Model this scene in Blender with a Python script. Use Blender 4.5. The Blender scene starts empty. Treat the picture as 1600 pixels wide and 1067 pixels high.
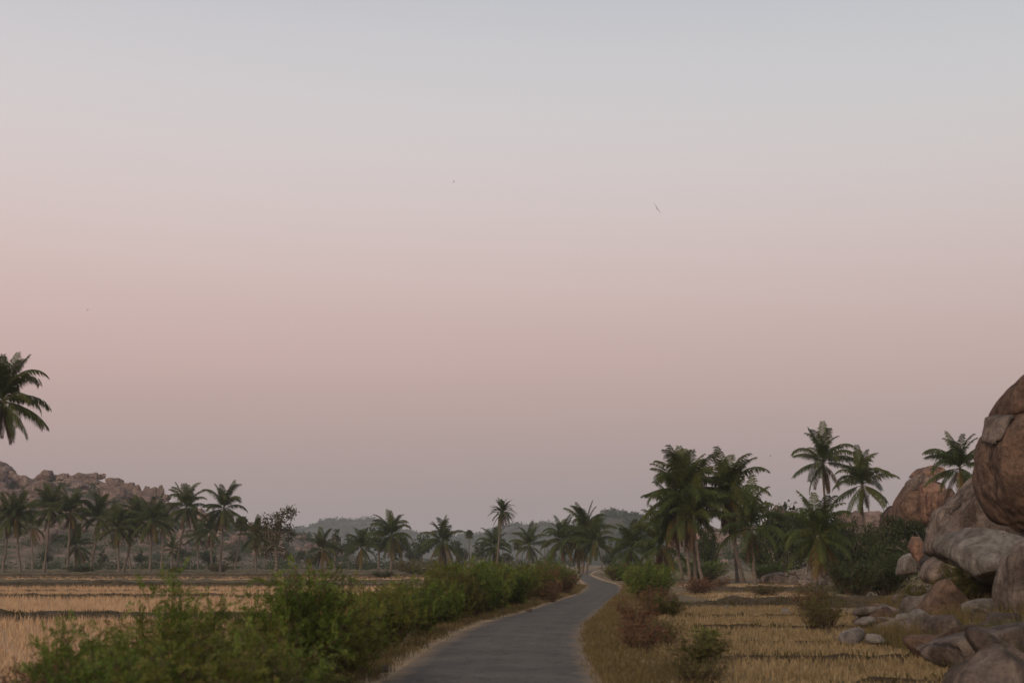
import bpy, bmesh, math, random
import numpy as np
from mathutils import Vector, Matrix, noise as mnoise

# ------------------------------------------------------------------ camera, sky, sun, exposure
scene = bpy.context.scene
col = scene.collection
R = math.radians

CAM_H = 1.75
FPX = 50.0 / 36.0 * 1600.0            # focal length in photograph pixels
TILT = math.atan((878.0 - 533.5) / FPX)
cam_data = bpy.data.cameras.new("camera")
cam_data.lens = 50.0
cam_data.sensor_width = 36.0
cam_data.clip_start = 0.1
cam_data.clip_end = 20000.0
cam_data.dof.use_dof = True
cam_data.dof.focus_distance = 110.0
cam_data.dof.aperture_fstop = 1.8
cam = bpy.data.objects.new("camera", cam_data)
cam.location = (0, 0, CAM_H)
cam.rotation_euler = (math.pi / 2 + TILT, 0, 0)
col.objects.link(cam)
scene.camera = cam


def srgb(r, g, b):
    def f(c):
        c /= 255.0
        return c / 12.92 if c <= 0.04045 else ((c + 0.055) / 1.055) ** 2.4
    return (f(r), f(g), f(b), 1.0)


world = bpy.data.worlds.new("World")
scene.world = world
world.use_nodes = True
wn, wl = world.node_tree.nodes, world.node_tree.links
wn.clear()
w_out = wn.new("ShaderNodeOutputWorld")
w_bg = wn.new("ShaderNodeBackground")
w_tc = wn.new("ShaderNodeTexCoord")
w_sep = wn.new("ShaderNodeSeparateXYZ")
w_ramp = wn.new("ShaderNodeValToRGB")
wl.new(w_tc.outputs["Generated"], w_sep.inputs[0])
wl.new(w_sep.outputs["Z"], w_ramp.inputs[0])
SKY = [  # sine of the elevation, colour of the dusk sky there
    (0.000, (160, 147, 145)), (0.030, (163, 150, 147)), (0.062, (172, 155, 152)), (0.100, (186, 165, 160)),
    (0.135, (199, 174, 169)), (0.185, (210, 189, 185)), (0.235, (214, 201, 198)), (0.290, (213, 209, 209)),
    (0.340, (206, 207, 210)), (0.385, (196, 200, 206)), (0.520, (180, 185, 193)), (0.750, (158, 164, 174)),
    (1.000, (144, 151, 164))]
el = w_ramp.color_ramp.elements
el[0].position, el[0].color = SKY[0][0], srgb(*SKY[0][1])
el[1].position, el[1].color = SKY[-1][0], srgb(*SKY[-1][1])
for p_, c_ in SKY[1:-1]:
    e_ = el.new(p_)
    e_.color = srgb(*c_)
w_ramp.color_ramp.interpolation = "B_SPLINE"
# the afterglow is a little pinker and brighter towards one side of the sky
w_side = wn.new("ShaderNodeMapRange")
w_side.inputs[1].default_value, w_side.inputs[2].default_value = -0.6, 0.6
wl.new(w_sep.outputs["X"], w_side.inputs[0])
w_mix = wn.new("ShaderNodeMix")
w_mix.data_type = "RGBA"
w_mix.inputs["A"].default_value = (1.06, 0.99, 0.985, 1)
w_mix.inputs["B"].default_value = (0.93, 0.945, 0.95, 1)
wl.new(w_side.outputs[0], w_mix.inputs["Factor"])
w_mul = wn.new("ShaderNodeMix")
w_mul.data_type = "RGBA"
w_mul.blend_type = "MULTIPLY"
w_mul.inputs["Factor"].default_value = 1.0
wl.new(w_ramp.outputs[0], w_mul.inputs["A"])
wl.new(w_mix.outputs["Result"], w_mul.inputs["B"])
wl.new(w_mul.outputs["Result"], w_bg.inputs["Color"])
w_bg.inputs["Strength"].default_value = 1.0
wl.new(w_bg.outputs[0], w_out.inputs["Surface"])

sun_data = bpy.data.lights.new("sun", "SUN")       # last warm glow of the sky behind the camera
sun_data.energy = 2.0
sun_data.angle = R(25)
sun_data.color = (1.0, 0.80, 0.62)
sun = bpy.data.objects.new("sun", sun_data)
sun.rotation_euler = Vector((0.45, 0.80, -0.42)).to_track_quat("-Z", "Y").to_euler()
col.objects.link(sun)

scene.view_settings.view_transform = "Standard"
scene.view_settings.look = "None"
scene.view_settings.exposure = 0.0
scene.view_settings.gamma = 1.0
scene.render.engine = "CYCLES"
scene.cycles.use_denoising = True
scene.cycles.max_bounces = 6
scene.cycles.diffuse_bounces = 3
scene.cycles.glossy_bounces = 2
scene.cycles.transmission_bounces = 3
scene.cycles.volume_bounces = 1
scene.cycles.transparent_max_bounces = 8

rng = np.random.default_rng(7)
random.seed(7)

# ------------------------------------------------------------------ helpers


def at(px, py, D):
    """World point seen at photograph pixel (px, py) at ground distance D ahead."""
    u, v = (px - 800.0) / FPX, -(py - 533.5) / FPX
    y = math.cos(TILT) - math.sin(TILT) * v
    z = math.sin(TILT) + math.cos(TILT) * v
    t = D / y
    return Vector((u * t, D, CAM_H + z * t))


def sstep(a, b, x):
    t = np.clip((x - a) / (b - a), 0, 1)
    return t * t * (3 - 2 * t)


def lump(x, y, s, seed=0.0):
    """Cheap smooth value noise from sines, vectorised, about -1..1."""
    a = np.sin(x / s * 1.7 + seed) * np.cos(y / s * 1.3 - seed * 1.7)
    b = np.sin((x * 0.6 + y * 0.8) / s * 3.1 + seed * 2.3) * np.cos((x * 0.8 - y * 0.6) / s * 2.7 + seed)
    c = np.sin((x * 0.9 - y * 0.35) / s * 6.3 + seed * 3.1) * np.cos((x * 0.3 + y * 0.95) / s * 5.9 - seed)
    return (a + 0.55 * b + 0.3 * c) / 1.6


PILE_Y = [0, 20, 32, 45, 63, 100, 140, 300]
PILE_X = [6.6, 6.8, 7.9, 11.0, 16.0, 24.5, 30.5, 60]


def ground_z(x, y):
    x = np.asarray(x, dtype=float)
    y = np.asarray(y, dtype=float)
    xe = np.interp(y, PILE_Y, PILE_X)
    d = np.maximum(0, x - xe)
    rise = 0.30 * (np.sqrt(d * d + 1.0) - 1.0)
    rise = 11.0 * np.tanh(rise / 11.0)
    fade = 1 - sstep(230, 400, y)
    bumps = 0.16 * lump(x, y, 2.1, 1.3) * np.clip(d / 2.0, 0, 1)
    return (rise + bumps) * fade


def gz(x, y):
    return float(ground_z(x, y))


def make_mesh(name, V, F, smooth=False):
    me = bpy.data.meshes.new(name)
    V = np.asarray(V, dtype=float)
    me.from_pydata(V.tolist(), [], F if isinstance(F, list) else np.asarray(F).tolist())
    if smooth:
        me.polygons.foreach_set("use_smooth", [True] * len(me.polygons))
    me.update()
    return me


def add_obj(name, me, mat=None, parent=None, loc=(0, 0, 0), rot=(0, 0, 0), scale=(1, 1, 1)):
    if me is not None and mat is not None and len(me.materials) == 0:
        me.materials.append(mat)
    o = bpy.data.objects.new(name, me)
    col.objects.link(o)
    o.location = loc
    o.rotation_euler = rot
    o.scale = scale
    if parent is not None:
        o.parent = parent
    return o


def tag(o, label=None, cat=None, group=None, kind=None):
    if label:
        o["label"] = label
    if cat:
        o["category"] = cat
    if group:
        o["group"] = group
    if kind:
        o["kind"] = kind
    return o


def tube(path, radii, sides=6):
    """Vertices and faces of a tapered tube along a path."""
    P = np.asarray(path, dtype=float)
    n = len(P)
    T = np.gradient(P, axis=0)
    T /= np.linalg.norm(T, axis=1)[:, None] + 1e-9
    up = np.array([0.31, 0.95, 0.05])
    A = np.cross(T, up)
    A /= np.linalg.norm(A, axis=1)[:, None] + 1e-9
    B = np.cross(T, A)
    ang = np.linspace(0, 2 * np.pi, sides, endpoint=False)
    r = np.asarray(radii, dtype=float)[:, None, None]
    V = P[:, None, :] + r * (np.cos(ang)[None, :, None] * A[:, None, :] + np.sin(ang)[None, :, None] * B[:, None, :])
    F = []
    for i in range(n - 1):
        for k in range(sides):
            a, b = i * sides + k, i * sides + (k + 1) % sides
            F.append((a, b, b + sides, a + sides))
    F.append(tuple(range((n - 1) * sides, n * sides)))
    return V.reshape(-1, 3), F


class Builder:
    def __init__(self):
        self.V, self.F, self.n = [], [], 0

    def add(self, V, F):
        V = np.asarray(V, dtype=float).reshape(-1, 3)
        self.V.append(V)
        k = self.n
        if isinstance(F, np.ndarray):
            self.F.extend((F + k).tolist())
        else:
            self.F.extend([[i + k for i in f] for f in F])
        self.n += len(V)

    def mesh(self, name, smooth=False):
        return make_mesh(name, np.concatenate(self.V) if self.V else np.zeros((0, 3)), self.F, smooth)


def rand_rot(n, r, tilt=None):
    """n random rotation matrices."""
    q = r.normal(size=(n, 4))
    q /= np.linalg.norm(q, axis=1)[:, None]
    w, x, y, z = q.T
    M = np.empty((n, 3, 3))
    M[:, 0, 0] = 1 - 2 * (y * y + z * z); M[:, 0, 1] = 2 * (x * y - z * w); M[:, 0, 2] = 2 * (x * z + y * w)
    M[:, 1, 0] = 2 * (x * y + z * w); M[:, 1, 1] = 1 - 2 * (x * x + z * z); M[:, 1, 2] = 2 * (y * z - x * w)
    M[:, 2, 0] = 2 * (x * z - y * w); M[:, 2, 1] = 2 * (y * z + x * w); M[:, 2, 2] = 1 - 2 * (x * x + y * y)
    return M


def frames(dirs, r):
    """Rotation matrices whose x axis is dirs, with a random roll biased to lie flat."""
    d = dirs / (np.linalg.norm(dirs, axis=1)[:, None] + 1e-9)
    up = np.tile([0, 0, 1.0], (len(d), 1)) + r.normal(scale=0.45, size=d.shape)
    y = np.cross(up, d)
    y /= np.linalg.norm(y, axis=1)[:, None] + 1e-9
    z = np.cross(d, y)
    return np.stack([d, y, z], axis=2)


def instance(V0, F0, mats, pos, scl):
    """Copies of a small leaf shape, as arrays."""
    V = np.einsum("nij,kj->nki", mats, V0) * scl[:, None, None] + pos[:, None, :]
    F = (F0[None, :, :] + (np.arange(len(pos)) * len(V0))[:, None, None]).reshape(-1, F0.shape[1])
    return V.reshape(-1, 3), F


# ------------------------------------------------------------------ materials


def new_mat(name, rough=0.9):
    m = bpy.data.materials.new(name)
    m.use_nodes = True
    nt = m.node_tree
    b = nt.nodes["Principled BSDF"]
    b.inputs["Roughness"].default_value = rough
    b.inputs["Specular IOR Level"].default_value = 0.25
    return m, nt, b


def N(nt, t, **kw):
    n = nt.nodes.new(t)
    for k, v in kw.items():
        setattr(n, k, v)
    return n


def noise_node(nt, vec, scale, detail=6, rough=0.6):
    n = N(nt, "ShaderNodeTexNoise")
    n.inputs["Scale"].default_value = scale
    n.inputs["Detail"].default_value = detail
    n.inputs["Roughness"].default_value = rough
    if vec is not None:
        nt.links.new(vec, n.inputs["Vector"])
    return n


def ramp(nt, fac, stops):
    r = N(nt, "ShaderNodeValToRGB")
    e = r.color_ramp.elements
    e[0].position, e[0].color = stops[0][0], (*stops[0][1], 1)
    e[1].position, e[1].color = stops[-1][0], (*stops[-1][1], 1)
    for p, c in stops[1:-1]:
        k = e.new(p)
        k.color = (*c, 1)
    nt.links.new(fac, r.inputs[0])
    return r


def mix(nt, fac, a, b, mode="MIX"):
    m = N(nt, "ShaderNodeMix", data_type="RGBA", blend_type=mode)
    for sock, v in ((m.inputs["Factor"], fac), (m.inputs["A"], a), (m.inputs["B"], b)):
        if isinstance(v, (int, float)):
            sock.default_value = v
        elif isinstance(v, tuple):
            sock.default_value = (*v, 1) if len(v) == 3 else v
        else:
            nt.links.new(v, sock)
    return m.outputs["Result"]


def bump(nt, b, height, strength, dist):
    n = N(nt, "ShaderNodeBump")
    n.inputs["Strength"].default_value = strength
    n.inputs["Distance"].default_value = dist
    nt.links.new(height, n.inputs["Height"])
    nt.links.new(n.outputs[0], b.inputs["Normal"])


def leaf_mat(name, cols, translucent=0.3, rough=0.6, clump=0.8, accent=None):
    """Foliage: colour varies from leaf to leaf and between clumps; some light passes through."""
    m, nt, b = new_mat(name, rough)
    b.inputs["Specular IOR Level"].default_value = 0.08
    geo = N(nt, "ShaderNodeNewGeometry")
    info = N(nt, "ShaderNodeObjectInfo")
    nz = noise_node(nt, geo.outputs["Position"], clump, 3)
    s = N(nt, "ShaderNodeMath", operation="MULTIPLY_ADD")
    nt.links.new(geo.outputs["Random Per Island"], s.inputs[0])
    s.inputs[1].default_value = 0.5
    nt.links.new(nz.outputs["Fac"], s.inputs[2])
    s2 = N(nt, "ShaderNodeMath", operation="MULTIPLY_ADD")
    nt.links.new(info.outputs["Random"], s2.inputs[0])
    s2.inputs[1].default_value = 0.3
    nt.links.new(s.outputs[0], s2.inputs[2])
    k = len(cols)
    lo, hi = 0.45, 1.25
    rp = N(nt, "ShaderNodeMapRange")
    nt.links.new(s2.outputs[0], rp.inputs[0])
    rp.inputs[1].default_value, rp.inputs[2].default_value = lo, hi
    r = ramp(nt, rp.outputs[0], [(i / (k - 1), c) for i, c in enumerate(cols)])
    leafcol = r.outputs[0]
    if accent:
        gt_ = N(nt, "ShaderNodeMath", operation="GREATER_THAN")
        nt.links.new(geo.outputs["Random Per Island"], gt_.inputs[0])
        gt_.inputs[1].default_value = 0.93
        leafcol = mix(nt, gt_.outputs[0], leafcol, accent)
    nt.links.new(leafcol, b.inputs["Base Color"])
    if translucent > 0:
        tr = N(nt, "ShaderNodeBsdfTranslucent")
        nt.links.new(leafcol, tr.inputs["Color"])
        ms = N(nt, "ShaderNodeMixShader")
        ms.inputs[0].default_value = translucent
        nt.links.new(b.outputs[0], ms.inputs[1])
        nt.links.new(tr.outputs[0], ms.inputs[2])
        nt.links.new(ms.outputs[0], nt.nodes["Material Output"].inputs["Surface"])
    return m


def rock_mat(name, pale, mid, stain, streak=0.55, patch=0.55, scale=0.35):
    m, nt, b = new_mat(name, 0.92)
    geo = N(nt, "ShaderNodeNewGeometry")
    info = N(nt, "ShaderNodeObjectInfo")
    off = N(nt, "ShaderNodeVectorMath", operation="MULTIPLY_ADD")
    nt.links.new(info.outputs["Location"], off.inputs[0])
    off.inputs[1].default_value = (0.37, 0.21, 0.53)
    nt.links.new(geo.outputs["Position"], off.inputs[2])
    P = off.outputs[0]
    big = noise_node(nt, P, scale, 5, 0.6)
    c1 = ramp(nt, big.outputs["Fac"], [(0.38, mid), (0.58, pale)])
    mp = N(nt, "ShaderNodeMapping")
    mp.inputs["Scale"].default_value = (1.3, 1.3, 0.16)
    nt.links.new(P, mp.inputs["Vector"])
    st = noise_node(nt, mp.outputs[0], 1.1, 6, 0.68)
    sm = N(nt, "ShaderNodeMapRange")
    nt.links.new(st.outputs["Fac"], sm.inputs[0])
    sm.inputs[1].default_value, sm.inputs[2].default_value = 0.48, 0.60
    sm.inputs[3].default_value, sm.inputs[4].default_value = 0.0, streak
    c2 = mix(nt, sm.outputs[0], c1.outputs[0], stain)
    pt = noise_node(nt, P, scale * 4.5, 5, 0.65)
    pm = N(nt, "ShaderNodeMapRange")
    nt.links.new(pt.outputs["Fac"], pm.inputs[0])
    pm.inputs[1].default_value, pm.inputs[2].default_value = 0.47, 0.64
    pm.inputs[3].default_value, pm.inputs[4].default_value = 0.0, patch
    dark = tuple(0.45 * s + 0.12 * p for s, p in zip(stain, pale))
    c3 = mix(nt, pm.outputs[0], c2, dark)
    fine = noise_node(nt, P, 26.0, 4, 0.7)
    fr = ramp(nt, fine.outputs["Fac"], [(0.3, (0.72, 0.72, 0.72)), (0.7, (1.22, 1.2, 1.18))])
    c4 = mix(nt, 1.0, c3, fr.outputs[0], "MULTIPLY")
    med = noise_node(nt, P, 4.2, 6, 0.72)
    mr = ramp(nt, med.outputs["Fac"], [(0.34, (0.58, 0.56, 0.54)), (0.5, (1.0, 1.0, 1.0)), (0.66, (1.36, 1.33, 1.28))])
    c4 = mix(nt, 1.0, c4, mr.outputs[0], "MULTIPLY")
    # weathered joints: thin wandering dark cracks
    wp_ = N(nt, "ShaderNodeVectorMath", operation="MULTIPLY_ADD")
    wn_ = noise_node(nt, P, 0.9, 4, 0.6)
    nt.links.new(wn_.outputs["Color"], wp_.inputs[0])
    wp_.inputs[1].default_value = (0.8, 0.8, 0.8)
    nt.links.new(P, wp_.inputs[2])
    vo_ = N(nt, "ShaderNodeTexVoronoi", feature="DISTANCE_TO_EDGE")
    vo_.inputs["Scale"].default_value = 0.30
    nt.links.new(wp_.outputs[0], vo_.inputs["Vector"])
    cm_ = N(nt, "ShaderNodeMapRange")
    nt.links.new(vo_.outputs["Distance"], cm_.inputs[0])
    cm_.inputs[1].default_value, cm_.inputs[2].default_value = 0.003, 0.016
    cm_.inputs[3].default_value, cm_.inputs[4].default_value = 0.8, 0.0
    km_ = N(nt, "ShaderNodeMapRange")
    kn_ = noise_node(nt, P, 0.55, 3, 0.5)
    nt.links.new(kn_.outputs["Fac"], km_.inputs[0])
    km_.inputs[1].default_value, km_.inputs[2].default_value = 0.50, 0.62
    cx_ = N(nt, "ShaderNodeMath", operation="MULTIPLY")
    nt.links.new(cm_.outputs[0], cx_.inputs[0])
    nt.links.new(km_.outputs[0], cx_.inputs[1])
    c5 = mix(nt, cx_.outputs[0], c4, tuple(0.6 * q for q in stain))
    # pale lichen crusts
    ln_ = noise_node(nt, P, 7.0, 5, 0.75)
    lm_ = N(nt, "ShaderNodeMapRange")
    nt.links.new(ln_.outputs["Fac"], lm_.inputs[0])
    lm_.inputs[1].default_value, lm_.inputs[2].default_value = 0.60, 0.72
    lm_.inputs[4].default_value = 0.4
    c6 = mix(nt, lm_.outputs[0], c5, tuple(min(0.5, 1.35 * q + 0.02) for q in pale))
    nt.links.new(c6, b.inputs["Base Color"])
    hn = noise_node(nt, P, 2.4, 10, 0.74)
    hs = N(nt, "ShaderNodeMath", operation="MULTIPLY_ADD")
    nt.links.new(cx_.outputs[0], hs.inputs[0])
    hs.inputs[1].default_value = -0.45
    nt.links.new(hn.outputs["Fac"], hs.inputs[2])
    bump(nt, b, hs.outputs[0], 1.0, 0.40)
    return m


def soil_mat(name, stops, scale=0.6, fine=9.0, strength=0.5, dist=0.06, straw=None):
    m, nt, b = new_mat(name, 0.95)
    geo = N(nt, "ShaderNodeNewGeometry")
    P = geo.outputs["Position"]
    n1 = noise_node(nt, P, scale, 7, 0.65)
    r1 = ramp(nt, n1.outputs["Fac"], stops)
    n2 = noise_node(nt, P, fine, 5, 0.7)
    r2 = ramp(nt, n2.outputs["Fac"], [(0.3, (0.68, 0.68, 0.68)), (0.7, (1.28, 1.26, 1.22))])
    c = mix(nt, 1.0, r1.outputs[0], r2.outputs[0], "MULTIPLY")
    if straw:
        mp = N(nt, "ShaderNodeMapping")
        mp.inputs["Rotation"].default_value = (0, 0, 0.5)
        mp.inputs["Scale"].default_value = (3, 14, 3)
        nt.links.new(P, mp.inputs["Vector"])
        n3 = noise_node(nt, mp.outputs[0], 2.0, 4, 0.6)
        r3 = N(nt, "ShaderNodeMapRange")
        nt.links.new(n3.outputs["Fac"], r3.inputs[0])
        r3.inputs[1].default_value, r3.inputs[2].default_value = 0.48, 0.62
        c = mix(nt, r3.outputs[0], c, straw)
    nt.links.new(c, b.inputs["Base Color"])
    bump(nt, b, n2.outputs["Fac"], strength, dist)
    return m


def bark_mat(name, a, bcol, rings=9.0):
    m, nt, b = new_mat(name, 0.95)
    tc = N(nt, "ShaderNodeTexCoord")
    w = N(nt, "ShaderNodeTexWave", wave_type="BANDS", bands_direction="Z")
    w.inputs["Scale"].default_value = rings
    w.inputs["Distortion"].default_value = 2.5
    w.inputs["Detail"].default_value = 3
    nt.links.new(tc.outputs["Object"], w.inputs["Vector"])
    n = noise_node(nt, tc.outputs["Object"], 3.5, 6, 0.65)
    r = ramp(nt, n.outputs["Fac"], [(0.3, a), (0.72, bcol)])
    rw = ramp(nt, w.outputs["Fac"], [(0.2, (0.75, 0.75, 0.75)), (0.8, (1.1, 1.1, 1.1))])
    c = mix(nt, 1.0, r.outputs[0], rw.outputs[0], "MULTIPLY")
    nt.links.new(c, b.inputs["Base Color"])
    bump(nt, b, w.outputs["Fac"], 0.5, 0.03)
    return m


M = {}
M["ground"] = soil_mat("dry_earth", [(0.30, (0.075, 0.056, 0.034)), (0.45, (0.125, 0.092, 0.052)), (0.58, (0.165, 0.125, 0.068)), (0.72, (0.105, 0.092, 0.044))], 0.45, 8.0, 0.6, 0.06, straw=(0.21, 0.155, 0.085))
M["verge"] = soil_mat("verge_dirt", [(0.28, (0.19, 0.125, 0.075)), (0.5, (0.31, 0.215, 0.130)), (0.72, (0.23, 0.18, 0.095))], 0.9, 12.0, 0.7, 0.05, straw=(0.36, 0.265, 0.155))
M["paddy"] = soil_mat("straw_paddy", [(0.28, (0.25, 0.155, 0.09)), (0.5, (0.40, 0.255, 0.15)), (0.75, (0.46, 0.31, 0.185))], 0.22, 5.0, 0.8, 0.10, straw=(0.50, 0.345, 0.205))
M["paddy_dimmed"] = soil_mat("dimmed_stubble_paddy", [(0.28, (0.12, 0.082, 0.043)), (0.5, (0.19, 0.13, 0.066)), (0.75, (0.25, 0.17, 0.085))], 0.5, 6.0, 0.8, 0.10, straw=(0.27, 0.19, 0.095))  # lens vignetting on the boulder side put into a darker straw albedo
M["bund"] = soil_mat("bund_earth", [(0.3, (0.040, 0.028, 0.016)), (0.55, (0.080, 0.055, 0.030)), (0.75, (0.065, 0.058, 0.024))], 1.3, 10.0, 0.8, 0.08)
M["scrubland"] = soil_mat("scrub_earth", [(0.3, (0.045, 0.055, 0.025)), (0.5, (0.10, 0.085, 0.045)), (0.7, (0.15, 0.115, 0.06))], 0.05, 1.5, 0.6, 0.3)
M["hill"] = soil_mat("hill_rubble", [(0.30, (0.040, 0.046, 0.024)), (0.47, (0.085, 0.075, 0.045)), (0.58, (0.17, 0.125, 0.10)), (0.75, (0.23, 0.17, 0.14))], 0.16, 0.9, 1.0, 0.6)
M["far_hill"] = soil_mat("far_hill_scrub_cover", [(0.3, (0.022, 0.030, 0.020)), (0.5, (0.045, 0.048, 0.032)), (0.7, (0.085, 0.072, 0.055))], 0.02, 0.3, 0.8, 2.0)
M["fallow"] = soil_mat("fallow_earth", [(0.3, (0.060, 0.045, 0.026)), (0.5, (0.095, 0.075, 0.040)), (0.7, (0.115, 0.10, 0.046))], 0.18, 1.2, 0.8, 0.12, straw=(0.135, 0.105, 0.055))
M["rock_grey"] = rock_mat("granite_grey", (0.300, 0.238, 0.198), (0.185, 0.137, 0.112), (0.050, 0.034, 0.027), 0.65, 0.6)
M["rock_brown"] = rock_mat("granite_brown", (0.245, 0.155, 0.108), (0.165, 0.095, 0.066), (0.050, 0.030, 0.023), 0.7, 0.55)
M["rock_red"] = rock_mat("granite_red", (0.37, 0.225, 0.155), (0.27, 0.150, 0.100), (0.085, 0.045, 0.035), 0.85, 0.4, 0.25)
M["rock_pale"] = rock_mat("granite_pale", (0.32, 0.285, 0.25), (0.215, 0.18, 0.155), (0.09, 0.068, 0.057), 0.45, 0.5)
M["rock_hill"] = rock_mat("granite_far", (0.30, 0.215, 0.18), (0.185, 0.128, 0.105), (0.075, 0.055, 0.047), 0.6, 0.6, 0.12)
M["frond"] = leaf_mat("palm_frond", [(0.030, 0.040, 0.012), (0.045, 0.060, 0.018), (0.065, 0.080, 0.022), (0.095, 0.095, 0.026)], 0.22, 0.55, 0.15)
M["frond_old"] = leaf_mat("palm_frond_yellowing", [(0.055, 0.062, 0.018), (0.085, 0.078, 0.022), (0.125, 0.085, 0.028), (0.155, 0.080, 0.028)], 0.25, 0.7, 0.25)
M["frond_dead"] = leaf_mat("palm_frond_dead", [(0.055, 0.034, 0.020), (0.085, 0.052, 0.030), (0.13, 0.078, 0.042)], 0.15, 0.85, 0.3)
M["bark_palm"] = bark_mat("palm_bark", (0.085, 0.066, 0.050), (0.20, 0.16, 0.13), 2.2)
M["bark"] = bark_mat("tree_bark", (0.075, 0.058, 0.045), (0.17, 0.14, 0.11), 0.8)
M["leaf_bush"] = leaf_mat("bush_leaf", [(0.030, 0.050, 0.010), (0.078, 0.118, 0.021), (0.130, 0.175, 0.034), (0.20, 0.23, 0.054)], 0.38, 0.6, 1.1, (0.17, 0.115, 0.045))
M["leaf_lime"] = leaf_mat("yellowish_bush_leaf", [(0.050, 0.058, 0.012), (0.095, 0.110, 0.022), (0.150, 0.160, 0.034), (0.21, 0.20, 0.055)], 0.4, 0.6, 1.3, (0.20, 0.13, 0.05))
M["leaf_olive"] = leaf_mat("olive_bush_leaf", [(0.040, 0.045, 0.015), (0.070, 0.075, 0.022), (0.105, 0.100, 0.030), (0.150, 0.115, 0.040)], 0.3, 0.65, 1.0, (0.16, 0.09, 0.045))
M["leaf_dry"] = leaf_mat("dry_bush_leaf", [(0.085, 0.038, 0.025), (0.135, 0.062, 0.038), (0.18, 0.095, 0.050), (0.12, 0.095, 0.038)], 0.2, 0.85, 1.0)
M["leaf_dark"] = leaf_mat("dark_tree_leaf", [(0.018, 0.024, 0.011), (0.030, 0.040, 0.016), (0.045, 0.058, 0.022), (0.070, 0.075, 0.030)], 0.2, 0.6, 0.35)
M["leaf_tree"] = leaf_mat("tree_leaf", [(0.032, 0.034, 0.014), (0.048, 0.050, 0.020), (0.065, 0.062, 0.026), (0.080, 0.066, 0.032)], 0.2, 0.6, 0.35)
M["leaf_far"] = leaf_mat("far_leaf", [(0.024, 0.036, 0.018), (0.044, 0.060, 0.030), (0.070, 0.084, 0.040)], 0.2, 0.7, 0.1)
M["twig"] = bark_mat("twig_bark", (0.06, 0.04, 0.026), (0.13, 0.085, 0.055), 2.0)
M["straw"] = leaf_mat("straw_blade", [(0.27, 0.165, 0.092), (0.40, 0.255, 0.145), (0.49, 0.33, 0.195), (0.54, 0.385, 0.24)], 0.3, 0.8, 0.5)
M["straw_dimmed"] = leaf_mat("dimmed_straw_blade", [(0.115, 0.080, 0.038), (0.18, 0.128, 0.062), (0.26, 0.188, 0.095), (0.34, 0.25, 0.135)], 0.3, 0.8, 0.6)  # blades for the boulder-side plots, vignette darkening carried in the colour
M["grass_dry"] = leaf_mat("dry_grass_blade", [(0.060, 0.050, 0.020), (0.100, 0.080, 0.032), (0.150, 0.112, 0.048), (0.21, 0.152, 0.075)], 0.3, 0.8, 0.7)
M["grass_green"] = leaf_mat("green_grass_blade", [(0.040, 0.060, 0.010), (0.075, 0.095, 0.014), (0.115, 0.125, 0.022), (0.15, 0.13, 0.03)], 0.35, 0.7, 0.9)
M["grass_dark"] = leaf_mat("bund_grass_blade", [(0.030, 0.028, 0.010), (0.050, 0.045, 0.016), (0.075, 0.060, 0.024)], 0.2, 0.8, 0.9)

# asphalt: worn warm grey, patched and cracked, dust drifting in from the crumbling edges
m, nt, b = new_mat("asphalt", 0.95)
b.inputs["Specular IOR Level"].default_value = 0.06
geo = N(nt, "ShaderNodeNewGeometry")
GP = geo.outputs["Position"]
uvn = N(nt, "ShaderNodeUVMap")
sx = N(nt, "ShaderNodeSeparateXYZ")
nt.links.new(uvn.outputs[0], sx.inputs[0])
nA = noise_node(nt, GP, 0.7, 8, 0.7)
rA = ramp(nt, nA.outputs["Fac"], [(0.30, (0.088, 0.080, 0.072)), (0.5, (0.110, 0.100, 0.090)), (0.72, (0.138, 0.125, 0.111))])
nB = noise_node(nt, GP, 34.0, 4, 0.75)
rB = ramp(nt, nB.outputs["Fac"], [(0.3, (0.62, 0.62, 0.62)), (0.7, (1.38, 1.37, 1.35))])
cA = mix(nt, 1.0, rA.outputs[0], rB.outputs[0], "MULTIPLY")
# long streaks worn by wheels
mpT = N(nt, "ShaderNodeMapping")
mpT.inputs["Scale"].default_value = (4.0, 0.22, 1)
nt.links.new(uvn.outputs[0], mpT.inputs["Vector"])
nT = noise_node(nt, mpT.outputs[0], 1.0, 5, 0.6)
rT = ramp(nt, nT.outputs["Fac"], [(0.35, (0.93, 0.93, 0.93)), (0.65, (1.07, 1.065, 1.06))])
cA = mix(nt, 1.0, cA, rT.outputs[0], "MULTIPLY")
# darker repair patches
vP = N(nt, "ShaderNodeTexNoise")
vP.inputs["Scale"].default_value = 0.33
vP.inputs["Detail"].default_value = 2
nt.links.new(GP, vP.inputs["Vector"])
mP = N(nt, "ShaderNodeMapRange")
nt.links.new(vP.outputs["Fac"], mP.inputs[0])
mP.inputs[1].default_value, mP.inputs[2].default_value, mP.inputs[4].default_value = 0.585, 0.60, 0.22
cA = mix(nt, mP.outputs[0], cA, (0.072, 0.066, 0.060))
# cracks
vC = N(nt, "ShaderNodeTexVoronoi", feature="DISTANCE_TO_EDGE")
vC.inputs["Scale"].default_value = 0.8
vw = N(nt, "ShaderNodeVectorMath", operation="MULTIPLY_ADD")
nW = noise_node(nt, GP, 2.2, 4, 0.6)
nt.links.new(nW.outputs["Color"], vw.inputs[0])
vw.inputs[1].default_value = (0.9, 0.9, 0.9)
nt.links.new(GP, vw.inputs[2])
nt.links.new(vw.outputs[0], vC.inputs["Vector"])
mC = N(nt, "ShaderNodeMapRange")
nt.links.new(vC.outputs["Distance"], mC.inputs[0])
mC.inputs[1].default_value, mC.inputs[2].default_value = 0.004, 0.02
mC.inputs[3].default_value, mC.inputs[4].default_value = 0.6, 0.0
cA = mix(nt, mC.outputs[0], cA, (0.035, 0.032, 0.028))
edge = N(nt, "ShaderNodeMath", operation="ABSOLUTE")
nt.links.new(sx.outputs["X"], edge.inputs[0])
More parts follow.
